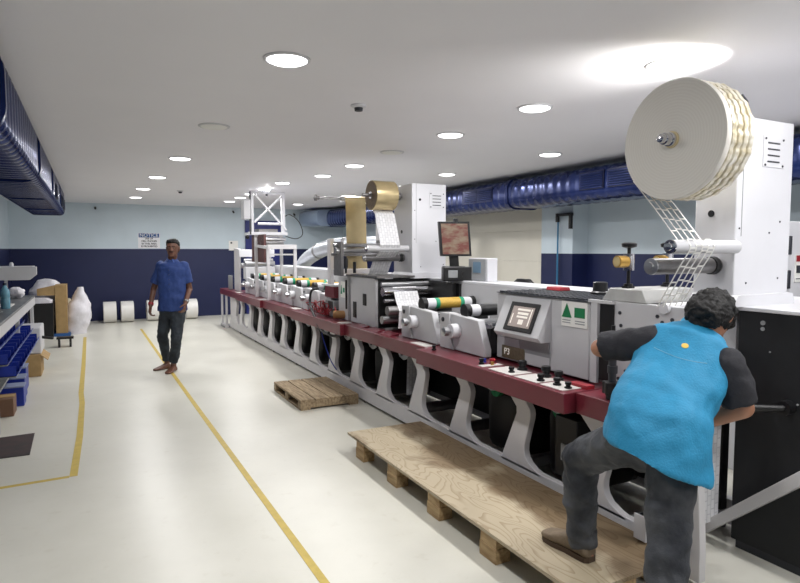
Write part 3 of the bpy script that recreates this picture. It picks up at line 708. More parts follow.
# ---- touch screen cabinet
t = thing('touch_screen_cabinet', 'wide light grey press cabinet with a tilted touch screen', 'press cabinet', (2.85, 3.08, .77))
MB().box(2.62, 3.08, 2.63, 3.54, .772, 1.245).build('body', M_grey, t, bevel=.006)
w = MB().prism([(2.622, 1.245), (2.51, .985), (2.535, .955), (2.622, .955)], 'y', 2.96, 3.43).build('screen_hood', M_grey, t, bevel=.003)
MB().prism([(2.622, .955), (2.60, .955), (2.62, .85)], 'y', 2.97, 3.27).build('hood_gusset', M_grey2, t)
def slope_box(y0, y1, u0, u1, out, depth):
    a = Vector((2.622, 1.245)); b_ = Vector((2.51, .985)); d = (b_-a); nrm = Vector((-abs(d.y), .0)).normalized(); nrm = Vector((d.y, -d.x)).normalized()
    if nrm.x > 0: nrm = -nrm
    p0 = a + d*u0; p1 = a + d*u1
    return MB().prism([tuple(p0+nrm*out), tuple(p1+nrm*out), tuple(p1+nrm*(out+depth)), tuple(p0+nrm*(out+depth))], 'y', y0, y1)
sc_ = slope_box(3.035, 3.325, .20, .92, 0, .012).build('touch_screen', M_black, t, bevel=.003)
slope_box(3.065, 3.285, .31, .82, .012, .002).build('display', mat('screen_image', (150, 138, 132), .3, emit=.25), sc_)
M_scrw = mat('screen_text', (222, 216, 208), .3, emit=.35)
for (y0, y1, u0, u1) in [(3.10, 3.23, .36, .41), (3.11, 3.22, .45, .51), (3.11, 3.22, .54, .59), (3.14, 3.19, .63, .75), (3.08, 3.09, .35, .77), (3.26, 3.27, .5, .75)]:
    slope_box(y0, y1, u0, u1, .014, .001).build('screen_button', M_scrw, sc_)
MB().box(2.614, 2.62, 3.22, 3.47, .785, .872).build('name_plate', mat('bronze_plate', (128, 118, 96), .4, .4, .2, 60), t)
text_mesh('plate_lettering', 'P3', .065, M_scrw, t, (2.6125, 3.41, .83), (PI/2, 0, -PI/2))
MB().tube([(2.617, 3.50, .93), (2.617, 3.02, .93), (2.617, 2.98, .915), (2.617, 2.965, .88), (2.617, 2.965, .78)], .0025, 6).build('panel_seam', M_grey2, t)
st = MB().box(2.612, 2.62, 2.64, 2.86, 1.08, 1.235).build('safety_sticker', M_paper, t)
MB().prism([(2.855, 1.135), (2.77, 1.135), (2.812, 1.222)], 'x', 2.609, 2.612).build('green_triangle', mat('safety_green', (22, 120, 72), .5), st)
MB().box(2.609, 2.612, 2.66, 2.745, 1.14, 1.20).build('green_rectangle', mat('safety_green', (22, 120, 72), .5), st)
for z in (1.115, 1.10):
    MB().box(2.610, 2.612, 2.78, 2.85, z, z+.006).box(2.610, 2.612, 2.66, 2.74, z, z+.006).build('small_print', M_grey2, st)
# grating on top
mb = MB().box(2.60, 3.12, 2.60, 3.52, 1.245, 1.25)
for k in range(22): mb.box(2.61, 3.11, 2.62+k*.041, 2.635+k*.041, 1.25, 1.258)
for k in range(8): mb.box(2.62+k*.066, 2.63+k*.066, 2.61, 3.51, 1.25, 1.26)
mb.build('top_grating', M_dark, t)
o = thing('red_tray', 'small red slotted part lying on the dark top grating', 'tray', (3.0, 3.32, 1.26))
MB().prism([(2.95, 1.26), (3.05, 1.26), (3.04, 1.285), (2.96, 1.285)], 'y', 3.25, 3.40).build('body', M_red, o, bevel=.004)
MB().lathe((3.0, 2.92, 1.26), (0, 0, 1), [(0, .062), (.01, .062), (.02, .05), (.075, .046), (.08, .035)], 20).build('rubber_cap', M_black, None, origin=(3.0, 2.92, 1.26))
tag(COL.objects[-1], 'black round cap standing on the right end of the top grating', 'cap')

# ---- die cutting unit behind the bent worker
t = thing('die_cutting_unit', 'grey bolted press unit with casting block behind the bent worker', 'press unit', (2.85, 2.3, .77))
MB().box(2.62, 2.66, 1.97, 2.52, .772, 1.262).build('side_plate', M_grey, t, bevel=.004)
MB().box(3.0, 3.05, 1.97, 2.60, .772, 1.262).build('rear_plate', M_grey, t)
MB().box(2.66, 3.0, 2.02, 2.58, .772, .80).build('floor_plate', M_grey2, t)
MB().box(2.595, 2.62, 2.44, 2.62, 1.245, 1.262).box(2.60, 2.62, 2.55, 2.60, .775, 1.25).build('guard_frame', M_grey, t)
MB().box(2.605, 2.62, 2.44, 2.535, .80, 1.24).build('black_slot', M_black, t)
for (y, z) in [(2.15, 1.205), (2.12, 1.175), (2.06, 1.195), (2.40, 1.20), (2.39, 1.13), (2.38, 1.0), (2.30, .95), (2.35, .88), (2.40, .83), (2.28, .83), (2.2, 1.1)]:
    MB().cyl((2.614, y, z), (2.62, y, z), .010, seg=10).build('bolt', M_dark, t)
M_cast = mat('cast_grey', (168, 168, 166), .45, .2, .2, 10)
MB().loft([[(2.62, 2.54, 1.262), (3.08, 2.54, 1.262), (3.08, 2.22, 1.262), (2.62, 2.22, 1.262)], [(2.64, 2.50, 1.335), (3.06, 2.50, 1.335), (3.06, 2.27, 1.335), (2.64, 2.27, 1.335)]]).build('casting_block', M_cast, t, bevel=.006)
MB().cyl((2.60, 2.10, 1.25), (3.0, 2.10, 1.25), .028, seg=20).build('white_roller', M_white, t)
def gauge(x, y, label):
    g = thing('pressure_gauge', label, 'pressure gauge', (x, y, 1.335), 'pressure gauges on the casting block')
    MB().cyl((x, y, 1.335), (x, y, 1.44), .010).cyl((x, y, 1.335), (x, y, 1.36), .025).box(x-.03, x+.03, y-.02, y+.02, 1.335, 1.348).build('stem', M_black, g)
    MB().cyl((x, y, 1.435), (x, y, 1.53), .030, seg=18).build('steel_body', M_chrome, g)
    MB().cyl((x, y, 1.525), (x, y, 1.575), .010).lathe((x, y, 1.56), (0, 0, 1), [(0, .015), (.008, .040), (.026, .042), (.032, .030)], 12).build('hand_knob', M_black, g)
    d = Vector((-.97, .10, 0)).normalized(); c = Vector((x, y, 1.485))
    dd = MB().cyl(c + d*.02, c + d*.085, .034, seg=22).build('brass_dial', M_brass, g)
    MB().cyl(c + d*.085, c + d*.088, .027, seg=22).build('dial_face', mat('dial_cream', (200, 180, 130), .3), dd)
gauge(2.70, 2.42, 'brass pressure gauge with black knob, left of the guide rollers')
gauge(3.02, 2.42, 'brass pressure gauge with black knob, behind the guide rollers')
t = thing('adjusting_spindle', 'black vertical adjusting spindle with star grip standing on the maroon rail', 'adjuster', (2.40, 2.24, .772))
mb = MB().cyl((2.40, 2.24, .772), (2.40, 2.24, .80), .03)
mb.build('foot', M_black, t)
star = [( 2.40+math.cos(2*PI*i/20)*(.050 if (i//2) % 2 else .038), 2.24+math.sin(2*PI*i/20)*(.050 if (i//2) % 2 else .038)) for i in range(20)]
MB().prism(star, 'z', .80, .865).build('star_grip', M_black, t, bevel=.004)
MB().cyl((2.40, 2.24, .865), (2.40, 2.24, 1.0), .020).cyl((2.40, 2.24, .91), (2.40, 2.24, .95), .026).build('sleeve', M_dark, t)
MB().cyl((2.40, 2.24, 1.0), (2.40, 2.24, 1.16), .010).build('rod', M_black, t)

# ---- black panelled end unit at the right
t = thing('black_end_cabinet', 'large matte black cabinet with white top behind the bent worker', 'cabinet', (3.3, 1.3, 0))
MB().box(2.95, 3.9, .55, 1.925, .04, 1.24).build('black_panel', M_blackmat, t, bevel=.003)
MB().box(2.94, 3.9, .55, 2.30, 1.242, 1.262).build('white_top', M_white, t, bevel=.004)
for (y, z, r) in [(1.80, 1.19, .012), (1.80, 1.16, .010), (1.55, .93, .012), (1.62, .82, .005), (1.76, 1.05, .004)]:
    MB().cyl((2.945, y, z), (2.95, y, z), r, seg=8).build('paint_chip', M_grey2, t)
lv = MB().cyl((2.95, 1.66, .80), (2.90, 1.66, .80), .035).build('lever_boss', M_black, t)
MB().capsule((2.90, 1.66, .80), (2.76, 1.78, .79), .016, .022).build('lever', M_black, lv)
MB().box(2.955, 3.1, .60, 1.9, 0, .04).build('plinth', M_dark, t)
# diagonal brace
tag(MB().loft([[(2.86, 2.04, .02), (2.93, 2.04, .02), (2.93, 2.04, .09), (2.86, 2.04, .09)], [(2.86, 1.2, .78), (2.93, 1.2, .78), (2.93, 1.2, .86), (2.86, 1.2, .86)]]).build('brace_bar', M_frame, bevel=.004), 'pale grey diagonal bar in front of the black cabinet near the floor', 'bar')
t = thing('hanging_label_web', 'sheet of white label web hanging down beside the bent worker', 'paper web', (2.77, 2.0, .14))
web([(1.975, .88), (1.98, .5), (1.98, .12)], 2.74, 2.92, M_web, t)
MB().cyl((2.66, 2.0, .885), (2.93, 2.0, .885), .02).build('top_roller', M_steel, t)
# white cabinet at right edge
t = thing('white_wall_cabinet', 'white electrical cabinet at the right edge behind the near tower', 'cabinet', (4.2, 2.6, 0))
MB().box(3.98, 4.75, 2.3, 2.9, 0, 1.735).build('body', M_white, t, bevel=.006)
MB().box(3.99, 4.02, 2.285, 2.30, 1.52, 1.64).box(3.99, 4.02, 2.285, 2.30, 1.30, 1.42).build('hinge', M_dark, t, bevel=.004)
lb = MB().box(4.08, 4.20, 2.294, 2.30, 1.34, 1.52).build('warning_label', M_paper, t)
MB().box(4.085, 4.195, 2.291, 2.294, 1.475, 1.515).build('red_band', M_red, lb)
MB().box(4.09, 4.13, 2.291, 2.294, 1.40, 1.45).box(4.09, 4.19, 2.291, 2.294, 1.36, 1.365).build('warning_mark', M_dark, lb)

# ---- monitor, black box and control box on the ledge
t = thing('monitor', 'dark framed portrait monitor showing a reddish web image', 'monitor', (3.12, 4.86, 1.262))
R_ = Vector((.93, -.36, 0)); F_ = Vector((.36, .93, 0)); U_ = Vector((-.09, 0, 1)).normalized()
def obox(c, hw, hh, hd, name, m_, parent, bev=.003):
    c = Vector(c); vs = []
    for dz in (-1, 1):
        for dx, dy in ((-1,-1),(1,-1),(1,1),(-1,1)): vs.append(c + R_*hw*dx + F_*hd*dy + U_*hh*dz)
    return MB().add(vs, [(0,3,2,1),(4,5,6,7),(0,1,5,4),(1,2,6,5),(2,3,7,6),(3,0,4,7)]).build(name, m_, parent, bevel=bev)
mc = Vector((3.105, 4.885, 1.655))
obox(mc, .15, .165, .03, 'housing', M_black, t)
scn = node_mat('monitor_picture')[0]; nt = scn.node_tree; b = nt.nodes['Principled BSDF']
tc = nt.nodes.new('ShaderNodeTexCoord'); mp = nt.nodes.new('ShaderNodeMapping'); mp.inputs['Scale'].default_value = (6, 6, 14); nt.links.new(tc.outputs['Object'], mp.inputs[0])
nz = nt.nodes.new('ShaderNodeTexNoise'); nz.inputs['Scale'].default_value = 1.6; nz.inputs['Detail'].default_value = 5; nt.links.new(mp.outputs[0], nz.inputs['Vector'])
rr = nt.nodes.new('ShaderNodeValToRGB'); rr.color_ramp.elements[0].position = .38; rr.color_ramp.elements[1].position = .6
rr.color_ramp.elements[0].color = lin((150, 84, 76)); rr.color_ramp.elements[1].color = lin((178, 156, 132)); nt.links.new(nz.outputs['Fac'], rr.inputs[0])
nt.links.new(rr.outputs[0], b.inputs['Emission Color']); b.inputs['Emission Strength'].default_value = .6; b.inputs['Base Color'].default_value = lin((40, 36, 34)); b.inputs['Roughness'].default_value = .25
obox(mc - F_*.0305, .128, .145, .002, 'screen', scn, t, 0)
obox(mc + Vector((0, 0, -.21)) + F_*.02, .045, .05, .012, 'neck', M_black, t)
obox(mc + Vector((0, 0, -.272)) + F_*.02, .10, .012, .07, 'stand', M_black, t)
obox(mc + Vector((.01, 0, .18)), .02, .015, .02, 'top_camera', M_black, t)
U_ = Vector((0, 0, 1))
t = thing('strobe_unit', 'small dark boxy printer-like unit in front of the monitor', 'device', (3.2, 4.75, 1.262))
bb = obox(Vector((3.08, 4.80, 1.325)), .14, .066, .06, 'body', M_black, t, .008)
obox(Vector((3.08, 4.80, 1.325)) - F_*.062 - R_*.05, .045, .035, .003, 'display', M_grey2, bb)
cyc = Vector((3.08, 4.80, 1.325)) - F_*.060 + R_*.06; MB().cyl(cyc, cyc - F_*.008, .03, seg=18).build('speaker_grille', M_black, bb)
t = thing('control_box', 'white control box with grey screen panel beside the monitor', 'control box', (3.28, 4.55, 1.262))
MB().box(3.19, 3.30, 4.46, 4.76, 1.262, 1.475).build('body', M_white, t, bevel=.004)
pf = MB().box(3.178, 3.19, 4.48, 4.75, 1.27, 1.468).build('front_panel', M_grey2, t, bevel=.003)
MB().box(3.174, 3.178, 4.55, 4.67, 1.34, 1.44).build('display', mat('bluegrey_display', (98, 122, 142), .3, emit=.1), pf)
tag(MB().box(3.20, 3.3, 5.02, 5.12, 1.262, 1.36).build('small_socket', M_dark, bevel=.004), 'small dark socket box at the foot of the foil tower', 'socket')
t = thing('office_chair', 'black chair whose rounded back top shows above the press ledge', 'chair', (4.2, 5.2, 0))
MB().loft([[(4.2+a*.5, 5.2+b_, z) for a, b_ in rrect(0, 0, .07, .21*s_, .05)] for z, s_ in ((.75, .8), (.85, 1), (1.10, 1), (1.19, .8), (1.235, .45))]).build('backrest', M_black, t)
MB().loft([[(3.95+a, 5.2+b_, z) for a, b_ in rrect(0, 0, .24, .23, .08)] for z in (.45, .53)]).build('seat', M_black, t)
MB().cyl((3.95, 5.2, .08), (3.95, 5.2, .45), .03).box(4.15, 4.25, 5.17, 5.23, .45, .8).build('post', M_dark, t)
for k in range(5):
    a = 2*PI*k/5; p = Vector((3.95+.28*math.cos(a), 5.2+.28*math.sin(a), .06)); MB().cyl((3.95, 5.2, .09), p, .018).sphere(Vector(p) - Vector((0, 0, .03)), .03).build('leg', M_dark, t)

# ---- web inspection gantries at the far part
def bar(mb, a, b_, w=.022):
    a = Vector(a); b_ = Vector(b_); d = (b_-a).normalized(); s1 = Vector((0, 1, 0)) if abs(d.y) < .9 else Vector((1, 0, 0)); s1 = (s1 - d*s1.dot(d)).normalized(); s2 = d.cross(s1)
    return mb.loft([[p + s1*w*i + s2*w*j for i, j in ((-1,-1),(1,-1),(1,1),(-1,1))] for p in (a, b_)])
t = thing('web_gantry', 'tall white cross-braced gantry frame rising over the far press', 'gantry', (2.7, 9.9, .77))
YG = 9.85
mb = MB(); 
bar(mb, (2.37, YG, 1.80), (2.37, YG, 2.50), .018); bar(mb, (2.88, YG, 1.80), (2.88, YG, 2.50), .028); bar(mb, (2.34, YG, 2.49), (2.90, YG, 2.49), .02); bar(mb, (2.30, YG, 1.82), (2.95, YG, 1.82), .024)

bar(mb, (2.37, YG, 1.82), (2.37, YG+.5, 1.82)); bar(mb, (2.88, YG, 1.82), (2.88, YG+.5, 1.82))
mb.build('upper_frame', M_white, t)
mb = MB(); bar(mb, (2.40, YG-.03, 2.46), (2.93, YG-.03, 1.88), .014); bar(mb, (2.86, YG-.01, 2.44), (2.40, YG-.01, 2.0), .014); mb.build('cross_brace', M_white, t)
MB().box(2.22, 2.33, YG-.05, YG+.15, 2.05, 2.36).build('junction_box', M_grey, t, bevel=.006)
mb = MB(); bar(mb, (2.33, YG-.02, 1.8), (2.33, YG-.02, 2.5), .012); mb.build('black_conduit', M_dark, t)
# lower portals
for (yy, xa, xb, zt, nm) in [(9.15, 2.44, 2.86, 1.60, 'front_portal'), (YG+.05, 2.44, 2.86, 1.80, 'rear_portal')]:
    mb = MB(); bar(mb, (xa, yy, .775), (xa-.01, yy, zt), .022); bar(mb, (xb, yy, .775), (xb, yy, zt), .022); bar(mb, (xa-.02, yy, zt), (xb+.02, yy, zt), .035); bar(mb, (xa, yy, zt-.12), (xb, yy, zt-.12), .012)
    mb.build(nm, M_frame, t)
mb = MB(); bar(mb, (2.44, 9.15, 1.58), (2.44, 9.9, 1.62), .02); bar(mb, (2.86, 9.15, 1.58), (2.86, 9.9, 1.62), .02); mb.build('link_bar', M_frame, t)
for (y, z, r, m_) in [(9.6, 1.72, .03, M_steel), (9.7, 1.66, .022, M_steel), (9.5, 1.60, .028, M_steel2), (YG, 1.98, .02, M_white)]:
    MB().cyl((2.46, y, z), (2.84, y, z), r).build('roller', m_, t)
MB().box(2.50, 2.82, YG+.12, YG+.4, 1.84, 1.90).build('tray', M_steel2, t)
MB().box(2.46, 2.50, 9.5, 10.3, 1.35, 1.80).build('side_panel', mat('maroon_brown_panel', (84, 52, 50), .5), t)
MB().sphere((2.28, YG-.02, 1.76), .035).build('handle_ball', M_black, t)
MB().tube(smooth_path([(2.9, YG, 2.1), (3.0, YG, 2.14), (3.14, YG-.05, 2.02), (3.20, YG-.05, 1.82), (3.10, YG, 1.74), (2.92, YG, 1.78)], 6), .007, 6).build('hanging_cable', M_cable, t)
# spot lamps added on a tower and the gantry to make the ceiling glare
def added_glare_lamp(c, aim, label, W, ang):
    c = Vector(c); d = (Vector(aim) - c).normalized(); t = thing('added_glare_lamp', label, 'lamp', c)
    MB().cyl(c, c + Vector((0, 0, .03)), .02).build('foot', M_black, t)
    h = c + Vector((0, 0, .06))
    MB().lathe(h - d*.03, d, [(0, .02), (.02, .035), (.06, .05), (.06, .045), (.03, .03)], 20).build('lamp_head', M_dark, t)
    sl = bpy.data.lights.new('lamp_glow', 'SPOT'); sl.energy = W; sl.spot_size = math.radians(ang); sl.spot_blend = .9; sl.shadow_soft_size = .03; sl.color = (1, .99, .96)
    so = bpy.data.objects.new('lamp_glow', sl); COL.objects.link(so); so.parent = t; so.location = h + d*.035 - c
    so.rotation_euler = d.to_track_quat('-Z', 'Y').to_euler()
added_glare_lamp((2.97, 1.97, 2.222), (2.76, 2.36, 2.56), 'small black lamp added on the near tower to make the ceiling glare', 60, 95)
added_glare_lamp((2.62, 9.90, 2.44), (2.62, 9.75, 2.56), 'small lamp added on the white gantry to make the ceiling glare', 6, 140)
# unwind stand at the far end
t = thing('unwind_stand', 'white plate-sided unwind stand at the far end of the press', 'unwind stand', (2.75, 11.6, .77))
MB().box(2.46, 2.50, 11.35, 11.75, .775, 1.58).build('side_plate', M_frame, t, bevel=.006)
MB().box(3.04, 3.08, 11.35, 11.75, .775, 1.58).build('side_plate', M_frame, t, bevel=.006)
MB().box(2.44, 3.10, 11.2, 11.32, 1.42, 1.56).build('cross_beam', M_white, t, bevel=.006)
MB().box(2.50, 3.04, 10.95, 11.15, 1.02, 1.24).build('splice_table', M_white, t, bevel=.006)
for (y, z, r) in [(11.1, 1.36, .03), (11.0, 1.30, .045), (11.3, 1.26, .05), (11.2, .95, .03)]: MB().cyl((2.50, y, z), (3.04, y, z), r).build('roller', M_steel, t)
MB().box(2.44, 2.47, 11.95, 12.25, .775, 1.05).build('small_plate', M_grey2, t, bevel=.006)
t = thing('rail_support_post', 'slim pale double post under the far end of the maroon rail', 'post', (2.42, 12.5, 0))
mb = MB(); bar(mb, (2.38, 12.6, .03), (2.38, 12.6, .655), .018); bar(mb, (2.38, 12.15, .03), (2.38, 12.15, .655), .018); bar(mb, (2.38, 12.1, .03), (2.38, 12.65, .03), .03); mb.build('post_pair', M_frame, t)
MB().box(2.34, 2.6, 12.2, 12.6, .0, .03).build('floor_plate', M_grey2, t)

# ------------------------------------------------------------------ pallets
t = thing('plywood_platform', 'long plywood sheet on wooden blocks serving as a step beside the press', 'platform', (2.03, 2.98, 0))
MB().box(1.72, 2.365, 1.76, 4.22, .132, .15).build('plywood_top', M_ply, t)
for i, y in enumerate((1.78, 2.32, 2.86, 3.40, 3.93)):
    for x in (1.725, 2.0, 2.27):
        MB().box(x, x+.09, y, y+.14, 0, .075).box(x+.003, x+.087, y+.003, y+.137, .076, .132).build('wooden_block', M_wood, t, bevel=.003)
t = thing('small_pallet', 'small weathered wooden pallet on the floor beside the press', 'pallet', (2.05, 5.97, 0))
M_wood2 = mat('weathered_wood', (172, 152, 122), 0.8, 0, 0, 5, 0.3, 50, rgb2=(128, 108, 82), stretch=(10, 1.2, 8))
for x0 in (1.755, 1.91, 2.065, 2.22):
    MB().box(x0, x0+.145, 5.50, 6.44, .082, .102).build('deck_board', M_wood2, t, bevel=.003)
for y0 in (5.50, 5.93, 6.36): MB().box(1.755, 2.365, y0, y0+.08, .018, .082).build('stringer', M_wood2, t, bevel=.003)
for x0 in (1.76, 2.26): MB().box(x0, x0+.10, 5.50, 6.44, 0, .018).build('bottom_board', M_wood2, t)

# ------------------------------------------------------------------ paper rolls by the back wall
M_wrap = mat('white_wrap', (232, 230, 226), .35, 0, .05, 8)
first = None
for x0, x1, lb in [(.215, .455, 'white wrapped paper roll on the floor, leftmost by the back wall'), (.55, .80, 'white wrapped paper roll on the floor, second from the left'),
                (1.06, 1.32, 'white wrapped paper roll by the back wall, left of the walking man'), (1.86, 2.12, 'white wrapped paper roll by the back wall, right of the walking man')]:
    xc = (x0+x1)/2
    if first is None:
        t = thing('paper_roll', lb, 'paper roll', (xc, 14.2, 0), 'white paper rolls by the back wall')
        MB().lathe((xc-.125, 14.2, .225), (1, 0, 0), [(0, .05), (0, .218), (.006, .225), (.244, .225), (.25, .218), (.25, .05)], 40).build('roll_body', M_wrap, t)
        MB().lathe((xc-.127, 14.2, .225), (1, 0, 0), [(0, .038), (0, .05), (.254, .05), (.254, .038)], 24).build('core', M_cardb, t); first = t
    else:
        c = copy_tree(first); c.location = (xc, 14.2, 0); c['label'] = lb

# ------------------------------------------------------------------ workbench at left
t = thing('workbench', 'long grey metal-topped workbench against the left wall', 'workbench', (-1.1, 7.6, 0))
M_bench = mat('worn_bench_top', (120, 122, 126), .4, .3, .3, 5)
MB().box(-1.45, -.70, 5.9, 9.7, .90, .925).build('top', M_bench, t, bevel=.004)
MB().box(-.72, -.70, 5.9, 9.7, .80, .90).build('apron', M_grey, t)
MB().box(-1.45, -.72, 5.9, 5.93, .0, .90).build('end_panel', M_bench, t)
for (x, y) in [(-.74, 5.95), (-.74, 7.8), (-.74, 9.64), (-1.42, 5.95), (-1.42, 9.64)]:
    MB().box(x-.02, x+.02, y-.02, y+.02, 0, .90).build('leg', M_grey, t)
MB().box(-1.45, -.74, 5.93, 9.65, .30, .32).build('shelf', M_grey2, t)
t = thing('wall_shelf', 'pale grey cantilever shelf panel above the workbench by the left wall', 'shelf', (-1.0, 9.0, 1.2))
MB().prism([(-1.47, 1.36), (-.55, 1.36), (-.55, 1.27), (-.62, 1.21), (-1.47, 1.21)], 'y', 7.98, 8.06).build('panel', M_grey, t, bevel=.004)
MB().prism([(-1.47, 1.36), (-.60, 1.36), (-.60, 1.34), (-1.47, 1.34)], 'y', 8.06, 8.5).build('shelf_top', M_grey, t)
mb = MB(); bar(mb, (-.86, 8.1, .926), (-.86, 8.1, 1.21), .015); mb.build('post', M_grey, t)
tag(MB().lathe((-.80, 8.1, 1.361), (0, 0, 1), [(0, .02), (.03, .022), (.045, .014), (.05, .012)], 14).build('small_jar', M_white), 'tiny white jar on the pale shelf panel', 'jar')
M_bottle = mat('blue_pet_bottle', (110, 160, 180), .15, 0, .1, 10)
t = thing('water_bottle', 'pale blue plastic water bottle on the workbench', 'bottle', (-.82, 7.6, .925))
MB().lathe((-.82, 7.6, .925), (0, 0, 1), [(0, .04), (.01, .045), (.10, .045), (.11, .040), (.13, .045), (.19, .045), (.23, .02), (.25, .016)], 20).build('bottle_body', M_bottle, t)
MB().cyl((-.82, 7.6, 1.175), (-.82, 7.6, 1.20), .018).build('cap', mat('dark_cap', (40, 50, 70), .5), t)
tag(MB().box(-1.16, -.87, 7.1, 7.4, .925, 1.20).build('black_case', M_black, bevel=.01), 'black upright case on the workbench at the left edge', 'case')
def sack(name, c, r, label, cat, m=M_sack, tilt=0.0, sc=5.0, amp=.05, prof=None):
    mb = MB(); rings = []; n = 22; seg = 28
    for i in range(n+1):
        u = i/n
        if prof: w = prof(u)
        else: w = math.sin(PI*min(.97, max(.03, u)))**.55
        rings.append([(c[0] + r[0]*w*math.cos(2*PI*j/seg) + tilt*u, c[1] + r[1]*w*math.sin(2*PI*j/seg), c[2] + r[2]*u) for j in range(seg)])
    mb.loft(rings); o = mb.build(name, m, disp=(amp, sc)); 
    zs = min(v.co.z for v in o.data.vertices)
    for v in o.data.vertices:
        if v.co.z < 0: v.co.z *= .05
    return tag(o, label, cat)
sack('plastic_bag', (-.86, 9.2, .925), (.10, .12, .14), 'crumpled clear plastic bag on the far half of the workbench', 'bag', amp=.03, sc=9)
tag(MB().loft([[(-.95+a, 7.95+b_, z) for a, b_ in rrect(0, 0, .16, .22, .02)] for z in (.926, .934)]).build('paper_sheets', M_paper, smooth=False), 'loose white sheets of paper on the workbench', 'paper')
M_film = mat('crumpled_film', (120, 118, 118), .3, .2, .4, 20, .8, 30)
sack('crumpled_film', (-1.0, 6.9, .925), (.22, .3, .05), 'crumpled dark plastic film spread on the workbench', 'film', m=M_film, amp=.02, sc=9)
# blue parts bins under the bench top
def bin_(x0, y0, z0, w, d, h, label, tiltn=0.0, group='blue parts bins under the workbench', m=M_blueb):
    o = thing('parts_bin', label, 'bin', (x0+w/2, y0+d/2, z0), group)
    MB().box(x0, x0+w, y0, y0+d, z0, z0+.006).box(x0, x0+.008, y0, y0+d, z0, z0+h).box(x0, x0+w, y0, y0+.008, z0, z0+h).box(x0, x0+w, y0+d-.008, y0+d, z0, z0+h).prism([(x0+w-.008, z0), (x0+w, z0), (x0+w+.03, z0+h*.6), (x0+w+.022, z0+h*.6)], 'y', y0, y0+d).build('tray', m, o)
    MB().prism([(x0+w+.012, z0+h*.2), (x0+w+.016, z0+h*.2), (x0+w+.026, z0+h*.42), (x0+w+.022, z0+h*.42)], 'y', y0+d*.25, y0+d*.75).build('label_holder', mat('pale_blue_label', (150, 168, 205), .5), o)
    return o
bl = 'blue plastic parts bin hanging in the rack under the bench top'
t = thing('bin_rack', 'pale sloping rack holding rows of blue bins under the workbench edge', 'rack', (-.8, 6.9, .32))
MB().box(-1.05, -1.03, 6.05, 8.4, .32, .80).build('back_panel', M_grey2, t)
mb = MB()
for z, xx in ((.46, -.60), (.565, -.66), (.67, -.74)): mb.box(-1.03, xx, 6.05, 8.4, z-.006, z)
mb.build('rack_rail', M_grey2, t)
rows = ['lower', 'middle', 'upper']
for j, z in enumerate((.46, .565, .67)):
    for i in range(9):
        y0 = 6.07 + i*.255; off = (.0, .05, .10)[2-j]*.0
        bin_((-.80, -.86, -.94)[j], y0, z, .20, .24, .09, 'blue parts bin in the %s row of the bench rack, %s from the camera' % (rows[j], ['first', 'second', 'third', 'fourth', 'fifth', 'sixth', 'seventh', 'eighth', 'ninth'][i]))
for i, (y, h, lb) in enumerate([(6.95, .19, 'nearest blue box standing on the floor under the workbench'), (7.3, .21, 'second blue box standing on the floor under the workbench'), (7.7, .25, 'third blue box on the floor under the workbench, taller than its neighbours')]):
    o = thing('storage_box', lb, 'box', (-.8, y, 0), 'blue boxes on the floor under the workbench')
    MB().box(-1.0, -.63-.02*i, y, y+.2+.04*i, 0, h).build('body', M_blueb, o, bevel=.006)
    MB().box(-1.005, -.625-.02*i, y-.005, y+.205+.04*i, h, h+.012).build('rim', mat('grey_blue_rim', (140, 150, 180), .5), o)
t = thing('timber_block', 'small brown box nearest the bench post on the floor', 'box', (-.75, 6.7, 0))
MB().box(-.9, -.68, 6.55, 6.8, 0, .17).build('body', mat('brown_box', (116, 86, 66), .7), t, bevel=.005)
MB().box(-.90, -.68, 6.62, 6.73, .171, .175).build('tape', M_cardb, t)
t = thing('cardboard_carton', 'brown cardboard carton on the floor under the far half of the workbench', 'carton', (-.75, 8.9, 0))
MB().box(-1.0, -.58, 8.5, 9.0, 0, .27).build('body', M_cardb, t, bevel=.004)
MB().prism([(-.58, .27), (-.50, .20), (-.505, .195), (-.585, .262)], 'y', 8.5, 9.0).build('flap', M_cardb, t)
t = thing('white_machine', 'small white boxy machine with black handle under the far bench end', 'machine', (-.75, 8.75, .27))
MB().box(-.95, -.57, 8.55, 9.1, .272, .60).build('body', M_white, t, bevel=.015)
MB().capsule((-.57, 8.7, .46), (-.46, 8.7, .44), .018).build('handle', M_black, t)
t = thing('foot_stool', 'low black step on the floor beside the far end of the bench', 'step', (-.4, 11.0, 0))
MB().box(-.52, -.28, 10.9, 11.05, .13, .16).build('top', M_black, t)
MB().box(-.50, -.47, 10.9, 11.05, 0, .13).box(-.34, -.31, 10.9, 11.05, 0, .13).build('leg', M_black, t)
# bin, boxes and sacks near the back left corner
t = thing('black_waste_bin', 'tall black open bin in the back left corner pile', 'bin', (-.8, 12.3, 0))
MB().prism([(-.97, 0), (-.62, 0), (-.60, .62), (-.98, .62)], 'y', 12.1, 12.5).build('body', M_inner, t, bevel=.004)
MB().loft([[(-.79+a, 12.3+b_, z) for a, b_ in rrect(0, 0, hw, .17, .04)] for z, hw in ((.60, .16), (.66, .17), (.70, .10))]).build('liner', M_sack, t)
t = thing('cardboard_box', 'tall brown cardboard box beside the black bin', 'box', (-.56, 12.6, 0))
MB().box(-.585, -.40, 12.35, 12.9, .05, .92).build('body', M_cardb, t, bevel=.004)
MB().prism([(-.585, .92), (-.86, .86), (-.86, .74), (-.585, .74)], 'y', 12.36, 12.38).build('open_flap', M_cardb, t)
MB().box(-.62, -.36, 12.32, 12.9, 0, .05).build('blue_pallet_base', mat('blue_base', (40, 90, 150), .5), t)
sack('plastic_sack', (-.80, 12.95, .0), (.27, .22, 1.02), 'bulging white plastic sack behind the black bin', 'sack', tilt=.06, prof=lambda u: (.85 + .25*math.sin(PI*u)) * (1 if u < .75 else max(.12, math.sqrt(max(0, 1-((u-.75)/.255)**2)))))
